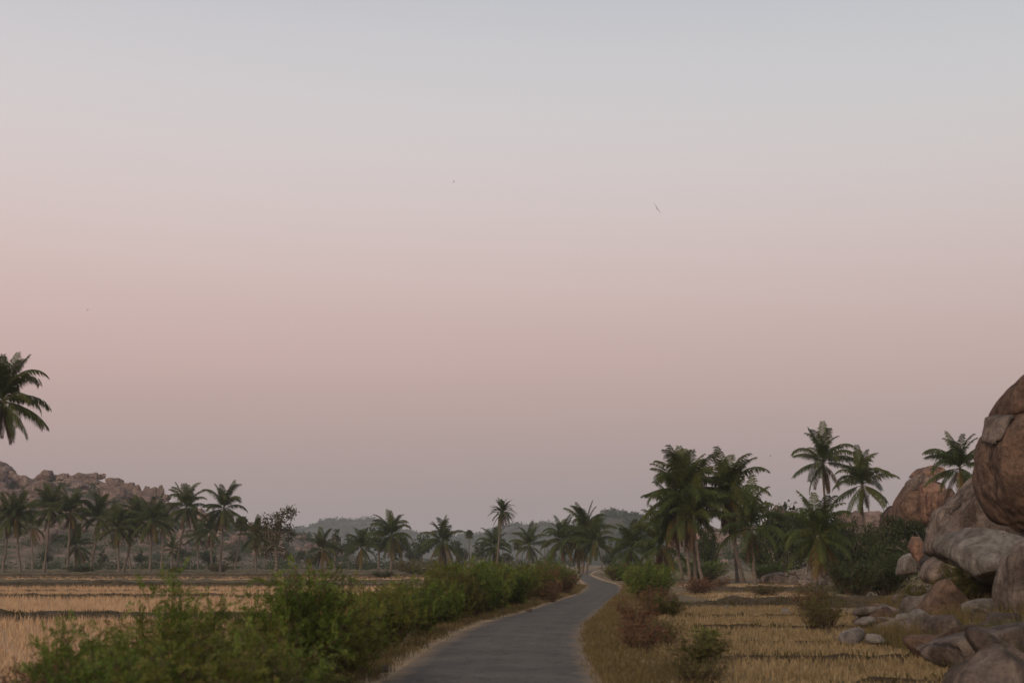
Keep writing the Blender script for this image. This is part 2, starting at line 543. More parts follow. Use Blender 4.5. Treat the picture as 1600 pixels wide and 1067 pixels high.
e2 = N(nt, "ShaderNodeMath", operation="MULTIPLY_ADD")
nE = noise_node(nt, GP, 1.3, 7, 0.75)
nt.links.new(nE.outputs["Fac"], e2.inputs[0])
e2.inputs[1].default_value = 0.75
nt.links.new(edge.outputs[0], e2.inputs[2])
eM = N(nt, "ShaderNodeMapRange")
nt.links.new(e2.outputs[0], eM.inputs[0])
eM.inputs[1].default_value, eM.inputs[2].default_value = 1.10, 1.42
eM.inputs[4].default_value = 0.95
cB = mix(nt, eM.outputs[0], cA, (0.29, 0.20, 0.125))
nt.links.new(cB, b.inputs["Base Color"])
bump(nt, b, nB.outputs["Fac"], 0.6, 0.02)
M["asphalt"] = m

# ------------------------------------------------------------------ ground, road, fields
xs = np.concatenate([-np.geomspace(6000, 46, 70), np.linspace(-45, 75, 181), np.geomspace(76, 6000, 70)])
ys = np.concatenate([[-400, -120, -40, -15], np.linspace(-5, 150, 190), np.geomspace(152, 9000, 90)])
X, Y = np.meshgrid(xs, ys)
Z = ground_z(X, Y)
Z = Z - 0.02 - 0.015 * (1 + lump(X, Y, 1.7, 0.4)) * (Z < 0.02)
V = np.stack([X, Y, Z], -1).reshape(-1, 3)
nx, ny = len(xs), len(ys)
ii = np.arange(nx - 1)[None, :] + nx * np.arange(ny - 1)[:, None]
F = np.stack([ii, ii + 1, ii + nx + 1, ii + nx], -1).reshape(-1, 4)
ground = add_obj("ground", make_mesh("ground", V, F, True), M["ground"])
tag(ground, kind="structure")


ROAD_D = np.array([-30, 8, 20.6, 25, 33, 42, 50, 65, 83, 108, 144, 205, 300, 420])
ROAD_L = np.array([-2.35, -2.15, -1.97, -1.97, -1.66, -1.06, 0.12, 1.80, 3.85, 5.60, 6.75, 9.3, 15.5, 26])
ROAD_R = np.array([1.20, 1.30, 1.40, 1.44, 1.70, 2.28, 3.10, 4.52, 6.35, 8.35, 8.90, 10.9, 17.2, 28])


def road_l(y): return np.interp(y, ROAD_D, ROAD_L)
def road_r(y): return np.interp(y, ROAD_D, ROAD_R)


def smooth_interp(y, D, Vv):
    k = np.linspace(-4, 4, 9)
    w = np.exp(-(k / 2.2) ** 2)
    s = np.maximum(0.4, y * 0.035)
    return sum(wi * np.interp(y + ki * s, D, Vv) for wi, ki in zip(w, k)) / w.sum()


def strip_mesh(name, yy, left, right, ncol, zfun, uv=False):
    V, F = [], []
    t = np.linspace(-1, 1, ncol)
    for y, l, r in zip(yy, left, right):
        x = l + (r - l) * (t + 1) / 2
        V.append(np.stack([x, np.full(ncol, y), zfun(x, y, t)], -1))
    V = np.concatenate(V)
    ii = np.arange(ncol - 1)[None, :] + ncol * np.arange(len(yy) - 1)[:, None]
    F = np.stack([ii, ii + 1, ii + ncol + 1, ii + ncol], -1).reshape(-1, 4)
    me = make_mesh(name, V, F, True)
    if uv:
        lay = me.uv_layers.new(name="UVMap")
        tt = np.tile(t, len(yy))
        vi = np.empty(len(me.loops), dtype=np.int32)
        me.loops.foreach_get("vertex_index", vi)
        uvs = np.stack([tt[vi], V[vi, 1] * 0.1], -1).astype(np.float32)
        lay.data.foreach_set("uv", uvs.ravel())
    return me


yr = np.concatenate([np.arange(-30, 8, 2.0), np.arange(8, 70, 0.22), np.arange(70, 160, 0.8), np.arange(160, 420, 5)])
rl, rr = smooth_interp(yr, ROAD_D, ROAD_L), smooth_interp(yr, ROAD_D, ROAD_R)
jl = 0.10 * lump(yr, yr * 0 + 3, 2.2, 0.3) + 0.05 * lump(yr, yr * 0 + 5, 0.7, 2.3)
jr = 0.10 * lump(yr, yr * 0 + 9, 2.4, 1.9) + 0.05 * lump(yr, yr * 0 + 7, 0.7, 4.3)
road = add_obj("road", strip_mesh("road", yr, rl + jl, rr + jr, 13, lambda x, y, t: -0.012 + 0.05 * (1 - np.abs(t) ** 2.6) , True), M["asphalt"])
tag(road, kind="structure")
# bare dusty verges along both edges of the asphalt
for side in (-1, 1):
    wv = (0.62 + 0.28 * lump(yr, yr * 0, 4.0, 1.0 + side)) * np.interp(yr, [0, 45, 80, 120], [1, 1, 0.55, 0.35])
    if side < 0:
        a, bb = rl - wv, rl + 0.35
    else:
        a, bb = rr - 0.35, rr + wv * 1.7 + 0.1
    vg = add_obj("verge", strip_mesh("verge", yr, a, bb, 7, lambda x, y, t: -0.024 + 0.020 * (1 - np.abs(t) ** 3) + 0 * x), M["verge"])
    tag(vg, kind="structure")


# paddies: plots of straw stubble lying between low earth bunds
def paddy(x0, x1, y0, y1, z, mat, seed):
    nxp, nyp = max(2, int((x1 - x0) / 1.6)), max(2, int((y1 - y0) / 1.6))
    nxp, nyp = min(nxp, 120), min(nyp, 80)
    X, Y = np.meshgrid(np.linspace(x0, x1, nxp), np.linspace(y0, y1, nyp))
    wob = 0.35 * lump(X, Y, 5.0, seed)
    ed = np.minimum.reduce([X - x0, x1 - X, Y - y0, y1 - Y])
    Zp = z + 0.03 * lump(X, Y, 1.5, seed) * (ed > 0.01) - 0.06 * (ed <= 0.01)
    V = np.stack([X + wob * (ed <= 0.01), Y + wob, Zp], -1).reshape(-1, 3)
    ii = np.arange(nxp - 1)[None, :] + nxp * np.arange(nyp - 1)[:, None]
    F = np.stack([ii, ii + 1, ii + nxp + 1, ii + nxp], -1).reshape(-1, 4)
    return tag(add_obj("paddy_field", make_mesh("paddy_field", V, F, True), mat), kind="structure")


def bund(x0, y0, x1, y1, h, w, seed, mat=None):
    L = math.hypot(x1 - x0, y1 - y0)
    n = max(6, min(260, int(L / 0.4)))
    t = np.linspace(0, 1, n)
    dx, dy = (x1 - x0) / L, (y1 - y0) / L
    wig = 0.5 * lump(t * L, t * 0 + seed, 6.0, seed)
    cx, cy = x0 + dx * t * L - dy * wig, y0 + dy * t * L + dx * wig
    prof = np.linspace(-1, 1, 9)
    hh = h * (0.9 + 0.13 * lump(t * L, t * 0, 1.6, seed) + 0.13 * rng.normal(size=n)) * np.minimum(1, np.minimum(t, 1 - t) * L / 0.6 + 0.05)
    ww = w * (1 + 0.2 * lump(t * L, t * 0, 2.2, seed + 2))
    V = np.empty((n, 9, 3))
    V[:, :, 0] = cx[:, None] - dy * prof[None] * ww[:, None] / 2
    V[:, :, 1] = cy[:, None] + dx * prof[None] * ww[:, None] / 2
    V[:, :, 2] = -0.05 + (hh[:, None] + 0.05) * (1 - np.abs(prof[None]) ** 2.4) + 0.03 * rng.normal(size=(n, 9)) * (np.abs(prof[None]) < 0.9)
    ii = np.arange(8)[None, :] + 9 * np.arange(n - 1)[:, None]
    F = np.stack([ii, ii + 1, ii + 10, ii + 9], -1).reshape(-1, 4)
    o = add_obj("field_bund", make_mesh("field_bund", V.reshape(-1, 3), F, True), mat or M["bund"])
    return tag(o, kind="structure"), np.stack([cx, cy, hh], -1)


LEFT_PLOTS = [(14, 42.6, "paddy"), (45.6, 68.6, "paddy"), (71.4, 98.0, "paddy"), (98.4, 131, "fallow"), (131.5, 163, "paddy"), (163.5, 224, "fallow"), (224.5, 258, "paddy"), (258.5, 300, "fallow"), (300.5, 318, "paddy"), (318.5, 430, "fallow")]
bund_paths = []
for i, (d0, d1, mt_) in enumerate(LEFT_PLOTS):
    dm = (d0 + d1) / 2
    xr = float(road_l(dm)) - (3.6 if dm < 60 else 4.5 + dm * 0.05)
    paddy(-0.45 * d1 - 14, xr, d0, d1, 0.02, M[mt_], i * 1.3)
for i, (D, h, w, p0, p1) in enumerate(((44.1, 0.27, 2.4, -150, 760), (70.0, 0.22, 2.2, -150, 800), (99.5, 0.42, 2.6, -100, 420), (103, 0.24, 3.0, 300, 800), (112, 0.35, 5.0, -100, 340), (124, 0.30, 4.0, -100, 860), (166, 0.45, 3.0, -100, 860), (184, 0.25, 6.0, -100, 700),
                                       (205, 0.35, 7.0, -100, 860), (222, 0.3, 4.0, 200, 860), (262, 0.5, 6.0, -100, 860), (86, 0.12, 0.8, -100, 560), (150, 0.22, 1.6, -100, 640), (240, 0.25, 2.0, -100, 700))):
    a, b_ = at(p0, 900, D), at(p1, 900, D)
    x1 = min(b_.x, float(road_l(D)) - 3.4)
    o, pth = bund(a.x, D + 0.3, x1, D - 0.3, h, w, i + 0.7, M["fallow"] if i in (4, 5, 7, 8, 9, 10) else None)
    bund_paths.append(pth)
# the smaller plots beside the boulders
right_plots = [(2.9, 7.4, 12, 26.0), (3.6, 8.2, 26.4, 36), (4.6, 10.4, 36.4, 46), (5.8, 13.5, 46.4, 57), (9.5, 17.5, 66, 84), (12.5, 24, 92, 118)]
for i, (x0, x1, y0, y1) in enumerate(right_plots):
    paddy(x0, x1, y0, y1, 0.02, M["paddy_dimmed"] if i < 4 else M["paddy"], i * 2.1 + 0.6)
rb = [(4.6, 20.6, 7.2, 20.9, 0.10, 0.40), (3.6, 26.2, 7.9, 26.1, 0.09, 0.35), (4.3, 31.0, 8.0, 30.6, 0.05, 0.30), (4.6, 38.5, 9.6, 38.2, 0.10, 0.45), (5.6, 46.2, 11.2, 46.4, 0.08, 0.5), (5.9, 57.6, 14.5, 58.2, 0.19, 1.2), (8.8, 63.5, 17.0, 64.2, 0.25, 2.0), (11.0, 88, 23.0, 88.4, 0.28, 3.0)]
right_paths = []
for i, (x0, y0, x1, y1, h, w) in enumerate(rb):
    o, pth = bund(x0, y0, x1, y1, h, w, 9.1 + i)
    right_paths.append(pth)


# ------------------------------------------------------------------ blades: stubble and grass
def blades(name, pos, h, hvar, per, spread, lean, wid, mat, label, cat, seed):
    r = np.random.default_rng(seed)
    n = len(pos) * per
    base = np.repeat(pos, per, axis=0) + np.concatenate([r.normal(scale=spread, size=(n, 2)), np.zeros((n, 1))], 1)
    H = h * (1 + hvar * r.normal(size=n)).clip(0.3, 1.9)
    a = r.uniform(0, 2 * np.pi, n)
    ln = np.abs(r.normal(scale=lean, size=n)) * H
    tip = base + np.stack([np.cos(a) * ln, np.sin(a) * ln, H], -1)
    mid = base + np.stack([np.cos(a) * ln * 0.35, np.sin(a) * ln * 0.35, H * 0.6], -1)
    b2 = r.uniform(0, 2 * np.pi, n)
    sd = np.stack([np.cos(b2), np.sin(b2), 0 * b2], -1) * (wid * r.uniform(0.6, 1.4, n))[:, None]
    base[:, 2] -= 0.03
    V = np.stack([base - sd, base + sd, mid + sd * 0.8, mid - sd * 0.8, tip], 1).reshape(-1, 3)
    k = 5 * np.arange(n)[:, None]
    Fq = (k + np.array([[0, 1, 2, 3]])).tolist()
    Ft = (k + np.array([[3, 2, 4]])).tolist()
    return tag(add_obj(name, make_mesh(name, V, Fq + Ft), mat), label, cat, kind="stuff")


def in_plot(x0, x1, y0, y1, dens, seed):
    r = np.random.default_rng(seed)
    s = 1 / math.sqrt(dens)
    gx, gy = np.meshgrid(np.arange(x0, x1, s), np.arange(y0, y1, s))
    p = np.stack([gx.ravel(), gy.ravel(), 0 * gx.ravel()], -1)
    p[:, :2] += r.normal(scale=s * 0.3, size=(len(p), 2))
    keep = r.random(len(p)) < 0.62 + 0.45 * lump(p[:, 0], p[:, 1], 1.6, seed)
    p = p[keep]
    ok = np.abs(p[:, 0]) < 0.375 * p[:, 1] + 1.0      # only what the view and a step aside can see
    return p[ok]


pl = [in_plot(-28, -5.0, 20, 42.4, 15, 1), in_plot(-34, -3.8, 46, 68.4, 10, 2), in_plot(-46, -2.5, 72, 97.5, 6, 3), in_plot(-70, -2, 132, 162, 2.4, 4)]
blades("straw_stubble", np.concatenate(pl), 0.21, 0.3, 7, 0.07, 0.35, 0.010, M["straw"], "pale straw stubble standing in the paddy plots beyond the roadside hedge", "stubble", 11)
pr = [in_plot(2.9, 7.6, 17, 36, 40, 5), in_plot(4.4, 11.5, 36, 57, 24, 6), in_plot(9.5, 17.5, 66, 84, 9, 7), in_plot(12.5, 24, 92, 118, 4, 8)]
prr = np.concatenate(pr)
prr = prr[prr[:, 0] < np.interp(prr[:, 1], PILE_Y, PILE_X) + 0.4]
blades("rice_stubble", prr, 0.10, 0.35, 8, 0.06, 0.55, 0.009, M["straw_dimmed"], "golden brown rice stubble in the plots between road and boulders", "stubble", 12)


def along(paths, per_m, wscale, seed):
    r = np.random.default_rng(seed)
    out = []
    for p in paths:
        L = np.linalg.norm(np.diff(p[:, :2], axis=0), axis=1).sum()
        n = int(L * per_m)
        i = r.integers(0, len(p), n)
        q = p[i].copy()
        q[:, 2] = np.maximum(0, q[:, 2] * 0.75)
        q[:, :2] += r.normal(scale=wscale, size=(n, 2))
        out.append(q)
    q = np.concatenate(out)
    return q[np.abs(q[:, 0]) < 0.38 * q[:, 1] + 1.0]


blades("bund_grass", np.concatenate([along(bund_paths[:4], 16, 0.6, 21), along(bund_paths[4:], 2, 1.5, 22), along(right_paths[:5], 6, 0.10, 23), along(right_paths[5:], 14, 0.5, 24)]), 0.085, 0.5, 7, 0.10, 0.6, 0.012, M["grass_dark"], "dark withered grass growing along the field bunds", "grass", 13)

# verge grass beside the asphalt
r_ = np.random.default_rng(31)
yv = r_.uniform(13, 120, 5200) ** 1.0
yv = 13 + (yv - 13) * r_.random(len(yv)) ** 0.5
rp = np.stack([np.interp(yv, ROAD_D, ROAD_R) + 0.02 + r_.exponential(scale=0.22, size=len(yv)) * (r_.random(len(yv)) < 0.3) + np.abs(r_.normal(scale=0.85, size=len(yv))) * (r_.random(len(yv)) < 0.85), yv, 0 * yv], -1)
lp_y = r_.uniform(15, 110, 2600)
lp = np.stack([np.interp(lp_y, ROAD_D, ROAD_L) - 0.02 - r_.gamma(2.2, 0.22, size=len(lp_y)), lp_y, 0 * lp_y], -1)
blades("verge_grass", np.concatenate([rp, lp]), 0.10, 0.5, 8, 0.10, 0.9, 0.006, M["grass_dry"], "short dry grass on the verges along both road edges", "grass", 14)


# ------------------------------------------------------------------ boulders
def ico(sub):
    bm = bmesh.new()
    bmesh.ops.create_icosphere(bm, subdivisions=sub, radius=1.0)
    V = np.array([v.co[:] for v in bm.verts])
    F = np.array([[v.index for v in f.verts] for f in bm.faces])
    bm.free()
    return V, F


ICO = {k: ico(k) for k in (2, 3, 4, 5, 6)}


def facet_shape(planes, sub, p=11.0, rough=0.05, size=1.0, seed=0, blocks=0.0, bscale=0.62):
    """A weathered boulder: a rounded solid bounded by planes (normal, distance), then worn and pitted."""
    D, F = ICO[sub]
    n = np.array([q[0] for q in planes], dtype=float)
    n /= np.linalg.norm(n, axis=1)[:, None]
    h = np.array([q[1] for q in planes], dtype=float)
    dots = np.maximum(0, D @ n.T) / h[None, :]
    rad = (np.sum(dots ** p, axis=1) + 1e-12) ** (-1.0 / p)
    V = D * rad[:, None]
    out = np.empty(len(V))
    off = Vector((seed * 3.17, seed * 1.71, seed * 5.3))
    for i, v in enumerate(V):
        q = Vector(v) / size
        a = mnoise.fractal(q * 1.3 + off, 0.9, 2.1, 6 if sub >= 5 else 4)
        c = 0.55 * (0.35 - abs(mnoise.noise(q * 2.6 + off))) * rough
        if blocks:      # weathered joint blocks: each chip stands a little proud or sunk, with an open seam between
            wq = q * bscale + off * 1.3 + 0.28 * mnoise.noise_vector(q * 1.7 + off)
            dist, pts = mnoise.voronoi(wq, distance_metric="DISTANCE", exponent=2.5)
            gap = dist[1] - dist[0]
            c += blocks * (mnoise.cell(pts[0] * 7.3) - 0.5) * min(1.0, gap / 0.10)
            c -= blocks * 0.75 * math.exp(-(gap / 0.035) ** 2)
        out[i] = a * rough + c
    V = V * (1 + (out * size / np.maximum(rad, 1e-6))[:, None])
    return V, F


def boulder(outline, D, depth, mat, label, front=(0.1, -1, 0.3), seed=1, p=11.0, rough=0.05, sub=5, cracks=0.07, extra=(), name="boulder", cat="boulder", parent=None, yoff=0.0, facets=7, chop=True, bscale=0.62):
    """Boulder from its convex outline (photograph pixels at distance D) given real depth behind it."""
    r = np.random.default_rng(seed)
    P = np.array([at(x, y, D + depth * 0.5 + yoff)[:] for x, y in outline])
    cx, cz = P[:, 0].mean(), P[:, 2].mean()
    c = np.array([cx, D + depth * 0.5 + yoff, cz])
    Q = P[:, [0, 2]] - [cx, cz]
    area = 0.5 * np.sum(Q[:, 0] * np.roll(Q[:, 1], -1) - np.roll(Q[:, 0], -1) * Q[:, 1])
    if area < 0:
        Q = Q[::-1]
    planes = []
    for i in range(len(Q)):
        e = Q[(i + 1) % len(Q)] - Q[i]
        nrm = np.array([e[1], -e[0]])
        nrm /= np.linalg.norm(nrm) + 1e-9
        planes.append(((nrm[0], r.uniform(-0.22, 0.22), nrm[1]), max(0.08, float(nrm @ Q[i]) * 1.04)))
    size = float(np.sqrt(abs(area)))
    planes.append((front, depth * 0.5))
    planes.append(((-front[0] + r.uniform(-.2, .2), 1, r.uniform(0, 0.4)), depth * 0.5))
    for s in (-1, 1) if chop else ():
        planes.append(((0.7 * s, -0.75, r.uniform(0.0, 0.5)), size * 0.55 * r.uniform(0.85, 1.1) + depth * 0.12))
        planes.append(((0.7 * s, 0.75, r.uniform(0.0, 0.4)), size * 0.58 * r.uniform(0.85, 1.1) + depth * 0.12))
    for _ in range(facets):
        d = r.normal(size=3)
        d[1] = -abs(d[1]) if r.random() < 0.75 else d[1]
        d /= np.linalg.norm(d)
        sup = max(float(d[0] * q[0] + d[2] * q[1]) for q in Q) + abs(d[1]) * depth * 0.42
        planes.append((d, sup * r.uniform(0.72, 0.9)))
    planes.extend(extra)
    p = p * 2.1
    V, F = facet_shape(planes, sub, p, rough, size * 0.55, seed, cracks, bscale)
    if parent is not None:
        c = c - np.array(parent.location)
    o = add_obj(name, make_mesh(name, V, F, True), mat, parent, c)
    if parent is None:
        tag(o, label, cat)
    return o


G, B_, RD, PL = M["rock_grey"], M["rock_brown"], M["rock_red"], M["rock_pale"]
# the great boulder whose flank fills the edge of the view, with the smaller block wedged at its shoulder
boulder([(1533, 715), (1537, 690), (1548, 672), (1578, 645), (1625, 622), (1720, 610), (1800, 640), (1830, 760), (1760, 850), (1620, 840), (1558, 808), (1538, 772)], 42, 6.0, B_,
        "huge rounded red-brown boulder overhanging the top of the rock pile", front=(-0.35, -1, 0.10), seed=4, p=5.5, rough=0.06, sub=6, cracks=0.035, bscale=0.5, facets=5)
boulder([(1549, 656), (1553, 640), (1562, 622), (1580, 602), (1610, 584), (1680, 566), (1760, 580), (1760, 640), (1640, 652), (1560, 658)], 43, 5.0, B_,
        "domed brown cap rock resting on top of the huge overhanging boulder", front=(-0.3, -1, 0.25), seed=9, p=6, rough=0.04, sub=5, facets=3)
boulder([(1541, 700), (1549, 655), (1560, 650), (1590, 648), (1572, 666), (1548, 700)], 43.2, 2.2, G,
        "small grey block wedged between huge boulder and its domed cap", front=(-0.3, -1, 0.2), seed=12, p=9, sub=4, facets=2)
boulder([(1452, 852), (1458, 828), (1480, 794), (1503, 762), (1536, 734), (1580, 730), (1600, 800), (1590, 870), (1500, 885), (1464, 872)], 52, 5.0, G,
        "tall sloping grey boulder leaning behind the huge overhanging boulder", front=(-0.3, -1, 0.38), seed=21, p=9, rough=0.09, sub=6, cracks=0.08)
boulder([(1499, 868), (1508, 852), (1562, 826), (1578, 832), (1625, 858), (1640, 900), (1530, 905), (1503, 886)], 36, 2.6, PL,
        "gable-shaped grey boulder jutting from the pile with a dark hollow under it", front=(-0.15, -1, -0.35), seed=31, p=13, rough=0.05, sub=6, chop=False, facets=2, extra=[((-0.30, -0.55, 1.0), 0.50)])
boulder([(1572, 952), (1566, 935), (1565, 890), (1570, 870), (1598, 846), (1650, 850), (1660, 960), (1590, 968)], 31, 1.6, G,
        "upright split grey slab standing at the edge of the pile", front=(0.5, -1, 0.05), seed=41, p=15, rough=0.035, sub=5, chop=False, facets=1, extra=[((-0.6, -0.8, 0.15), 0.62)])
boulder([(1434, 948), (1446, 934), (1466, 908), (1484, 908), (1512, 938), (1508, 944), (1480, 962), (1448, 960)], 37, 1.0, B_,
        "angular dark brown boulder tilted on pale slabs below the gable rock", front=(-0.25, -1, 0.12), seed=51, p=14, rough=0.04, sub=5, chop=False, facets=2, extra=[((0.45, -0.85, 0.35), 0.5)])
boulder([(1484, 920), (1500, 908), (1530, 904), (1562, 910), (1580, 928), (1560, 945), (1500, 944)], 38.5, 1.6, G,
        "long rounded grey-brown slab behind the angular dark boulder", front=(0, -1, 0.8), seed=61, p=7, sub=5)
boulder([(1466, 912), (1476, 904), (1512, 900), (1522, 908), (1500, 918)], 40.5, 1.5, PL,
        "thin pale slab lying behind the angular dark boulder", front=(0, -1, 0.8), seed=62, p=8, sub=4)
boulder([(1505, 945), (1512, 936), (1560, 934), (1575, 945), (1570, 965), (1510, 965)], 34, 1.5, PL,
        "flat bluish-white slab beside the angular dark boulder", front=(0, -1, 0.7), seed=63, p=9, sub=4)
boulder([(1444, 985), (1446, 968), (1462, 961), (1496, 962), (1504, 978), (1492, 1000), (1456, 1002)], 30, 1.1, G,
        "rounded grey boulder under the angular dark one", front=(0, -1, 0.4), seed=71, p=7, sub=5)
boulder([(1418, 978), (1424, 960), (1440, 953), (1452, 960), (1450, 985), (1425, 985)], 33, 0.8, PL,
        "small pale block in grass beside the rounded grey boulder", front=(0.1, -1, 0.5), seed=72, p=9, sub=4)
boulder([(1446, 1018), (1455, 1006), (1490, 994), (1545, 982), (1640, 962), (1660, 1020), (1560, 1040), (1470, 1040)], 23, 1.7, G,
        "long low grey ledge sloping up behind the foremost boulder", front=(-0.1, -1, 0.9), seed=81, p=7, sub=6, rough=0.06)
boulder([(1478, 1000), (1500, 986), (1535, 972), (1548, 962), (1556, 985), (1540, 1000)], 26.5, 0.9, G,
        "narrow grey slab wedged above the long low ledge", front=(0, -1, 0.7), seed=82, p=8, sub=5)
boulder([(1540, 980), (1546, 962), (1566, 956), (1595, 960), (1600, 985), (1560, 990)], 28, 1.0, G,
        "blunt grey boulder below the upright split slab", front=(0, -1, 0.5), seed=83, p=7, sub=5)
boulder([(1462, 1072), (1478, 1052), (1508, 1030), (1548, 1012), (1584, 1012), (1625, 1040), (1650, 1090), (1560, 1110), (1470, 1090)], 19, 1.5, G,
        "foremost domed grey boulder with a cracked top at field edge", front=(-0.15, -1, 0.55), seed=91, p=8, rough=0.09, sub=6, cracks=0.11)
boulder([(1415, 882), (1421, 858), (1414, 845), (1424, 838), (1444, 839), (1448, 850), (1440, 862), (1441, 890), (1424, 892)], 62, 0.9, RD,
        "small reddish pillar stone beside the dark shrub", front=(-0.2, -1, 0.1), seed=101, p=14, sub=4, rough=0.03)
boulder([(1436, 880), (1438, 862), (1452, 856), (1464, 872), (1464, 890), (1442, 892)], 63, 1.6, PL,
        "pale grey boulder touching the reddish pillar stone", front=(0, -1, 0.4), seed=102, p=8, sub=4)
boulder([(1402, 890), (1406, 872), (1420, 862), (1430, 868), (1432, 895), (1410, 898)], 64, 1.6, PL,
        "speckled pale boulder half hidden behind the dark shrub", front=(0, -1, 0.4), seed=103, p=8, sub=4)
boulder([(1440, 905), (1446, 888), (1464, 872), (1478, 880), (1476, 910), (1450, 915)], 54, 1.5, G,
        "lumpy grey boulder at the foot of the tall sloping one", front=(0, -1, 0.4), seed=104, p=8, sub=4)
boulder([(1424, 935), (1428, 920), (1446, 916), (1470, 918), (1474, 932), (1440, 942)], 42, 1.3, PL,
        "mottled pale slab above the angular dark boulder", front=(0, -1, 0.7), seed=105, p=8, sub=4)
for i, (ol, D, lab) in enumerate((
        ([(1308, 998), (1314, 988), (1338, 980), (1350, 982), (1352, 1000), (1320, 1004)], 30.5, "whitish flat stone at the field corner among grass"),
        ([(1352, 1000), (1356, 990), (1378, 991), (1384, 1004), (1360, 1006)], 29.5, "small whitish stone beside the flat one at field corner"),
        ([(1328, 958), (1334, 951), (1372, 946), (1378, 952), (1350, 962)], 40, "long thin pale stone lying in dry grass upslope"),
        ([(1330, 974), (1336, 968), (1366, 963), (1376, 970), (1350, 978)], 36, "thin pale stone between the dry grass clumps"),
        ([(1396, 968), (1402, 960), (1424, 957), (1430, 970), (1408, 974)], 34, "short pale stone next to the small pale block"),
        ([(1220, 958), (1222, 950), (1228, 949), (1240, 962), (1232, 966)], 48, "pale wedge stone at the corner of the far stubble plot"),
        ([(1131, 951), (1132, 946), (1137, 946), (1138, 952)], 55, "fist-sized pale stone on the earth bund"),
        ([(1430, 1015), (1436, 1008), (1458, 1006), (1462, 1016), (1440, 1020)], 25.5, "dark low stone where the stubble meets the ledge"))):
    boulder(ol, D, 0.5, PL if i != 7 else G, lab, front=(0, -1, 0.7), seed=110 + i, p=9, sub=3, name="field_stone", cat="stone")
boulder([(590, 1049), (594, 1044), (606, 1040), (607, 1046), (600, 1051)], 23.4, 0.25, G, "dark broken stone on the road edge by the hedge", seed=131, sub=3, name="road_stone", cat="stone")
boulder([(822, 955), (824, 951), (830, 951), (831, 955)], 51.5, 0.2, B_, "small reddish stone on the verge below the tall hedge", seed=132, sub=3, name="road_stone", cat="stone")

# smaller weathered rocks lodged between the large ones
r = np.random.default_rng(404)
FILL = []
for k in range(7):
    pls = [((*r.normal(size=3),), r.uniform(0.62, 0.95)) for _ in range(9)]
    pls += [((1, 0, 0), 1.1), ((-1, 0, 0), 1.1), ((0, 1, 0), 1.1), ((0, -1, 0), 1.1), ((0, 0, 1), 0.75), ((0, 0, -1), 0.75)]
    v, f = facet_shape(pls, 4, 18, 0.08, 1.0, 410 + k, 0.10, 1.0)
    FILL.append(v)
FF = ICO[4][1]
FMESH = {}
for k in range(64):
    y = 20.5 + 42 * r.random() ** 1.2
    xe = float(np.interp(y, PILE_Y, PILE_X))
    x = xe + 0.3 + r.random() ** 1.3 * (1.6 + 0.16 * y)
    s = (0.14 + 0.34 * r.random() ** 2.2) * (0.75 + y / 55)
    kk, mk = int(r.integers(0, 7)), ("rock_grey", "rock_grey", "rock_brown", "rock_pale")[int(r.integers(0, 4))]
    if (kk, mk) not in FMESH:
        FMESH[(kk, mk)] = make_mesh("boulder", FILL[kk], FF, True)
        FMESH[(kk, mk)].materials.append(M[mk])
    o = add_obj("boulder", FMESH[(kk, mk)], None, None, (x, y, gz(x, y) + 0.12 * s), (r.normal(scale=.25), r.normal(scale=.25), r.uniform(0, 6.28)), (s * r.uniform(1, 1.7), s * r.uniform(0.9, 1.3), s * r.uniform(0.6, 1.0)))
    zone = "by the foremost domed boulder and the ledge" if y < 29 else "around the angular dark brown boulder" if y < 41 else "upslope towards the dark shrubs"
    tone = {"rock_grey": "grey", "rock_brown": "brown", "rock_pale": "pale"}[mk]
    tag(o, "small " + tone + " rock lodged in dry grass " + zone, "boulder", "small " + tone + " rocks " + zone)

# the red stack on the skyline: two joined blocks, a wedge and a balanced slab
stack = add_obj("rock_stack", None, loc=at(1445, 840, 130))
tag(stack, "orange-red rock stack with a slab balanced on top, on the skyline", "rock formation")
boulder([(1396, 850), (1401, 788), (1416, 760), (1424, 756), (1446, 758), (1450, 790), (1450, 850)], 131, 4.6, B_, None, front=(-0.55, -1, 0.1), facets=0, chop=False, cracks=0.03, seed=141, p=16, rough=0.035, sub=5, name="block", parent=stack)  # shadowed side of the stack put into the colour as darker brown rock
boulder([(1437, 850), (1435, 764), (1438, 758), (1470, 741), (1478, 744), (1477, 770), (1468, 812), (1462, 850)], 130, 4.0, RD, None, front=(0.30, -1, 0.02), facets=0, chop=False, cracks=0.03, seed=142, p=18, rough=0.03, sub=5, name="block", parent=stack, yoff=-0.6)  # lit side of the stack put into the colour as lighter red rock
boulder([(1419, 764), (1420, 752), (1432, 742), (1466, 738), (1470, 746), (1440, 762)], 131, 3.6, M["rock_grey"], None, front=(-0.3, -1, 0.2), facets=0, chop=False, cracks=0.03, seed=143, p=12, rough=0.03, sub=4, name="wedge", parent=stack, yoff=0.3)
boulder([(1431, 744), (1438, 736), (1464, 728), (1474, 733), (1474, 744), (1440, 747)], 131, 3.0, RD, None, front=(0, -1, 0.3), facets=0, chop=False, cracks=0.03, seed=144, p=10, rough=0.03, sub=4, name="balanced_slab", parent=stack, yoff=0.2)
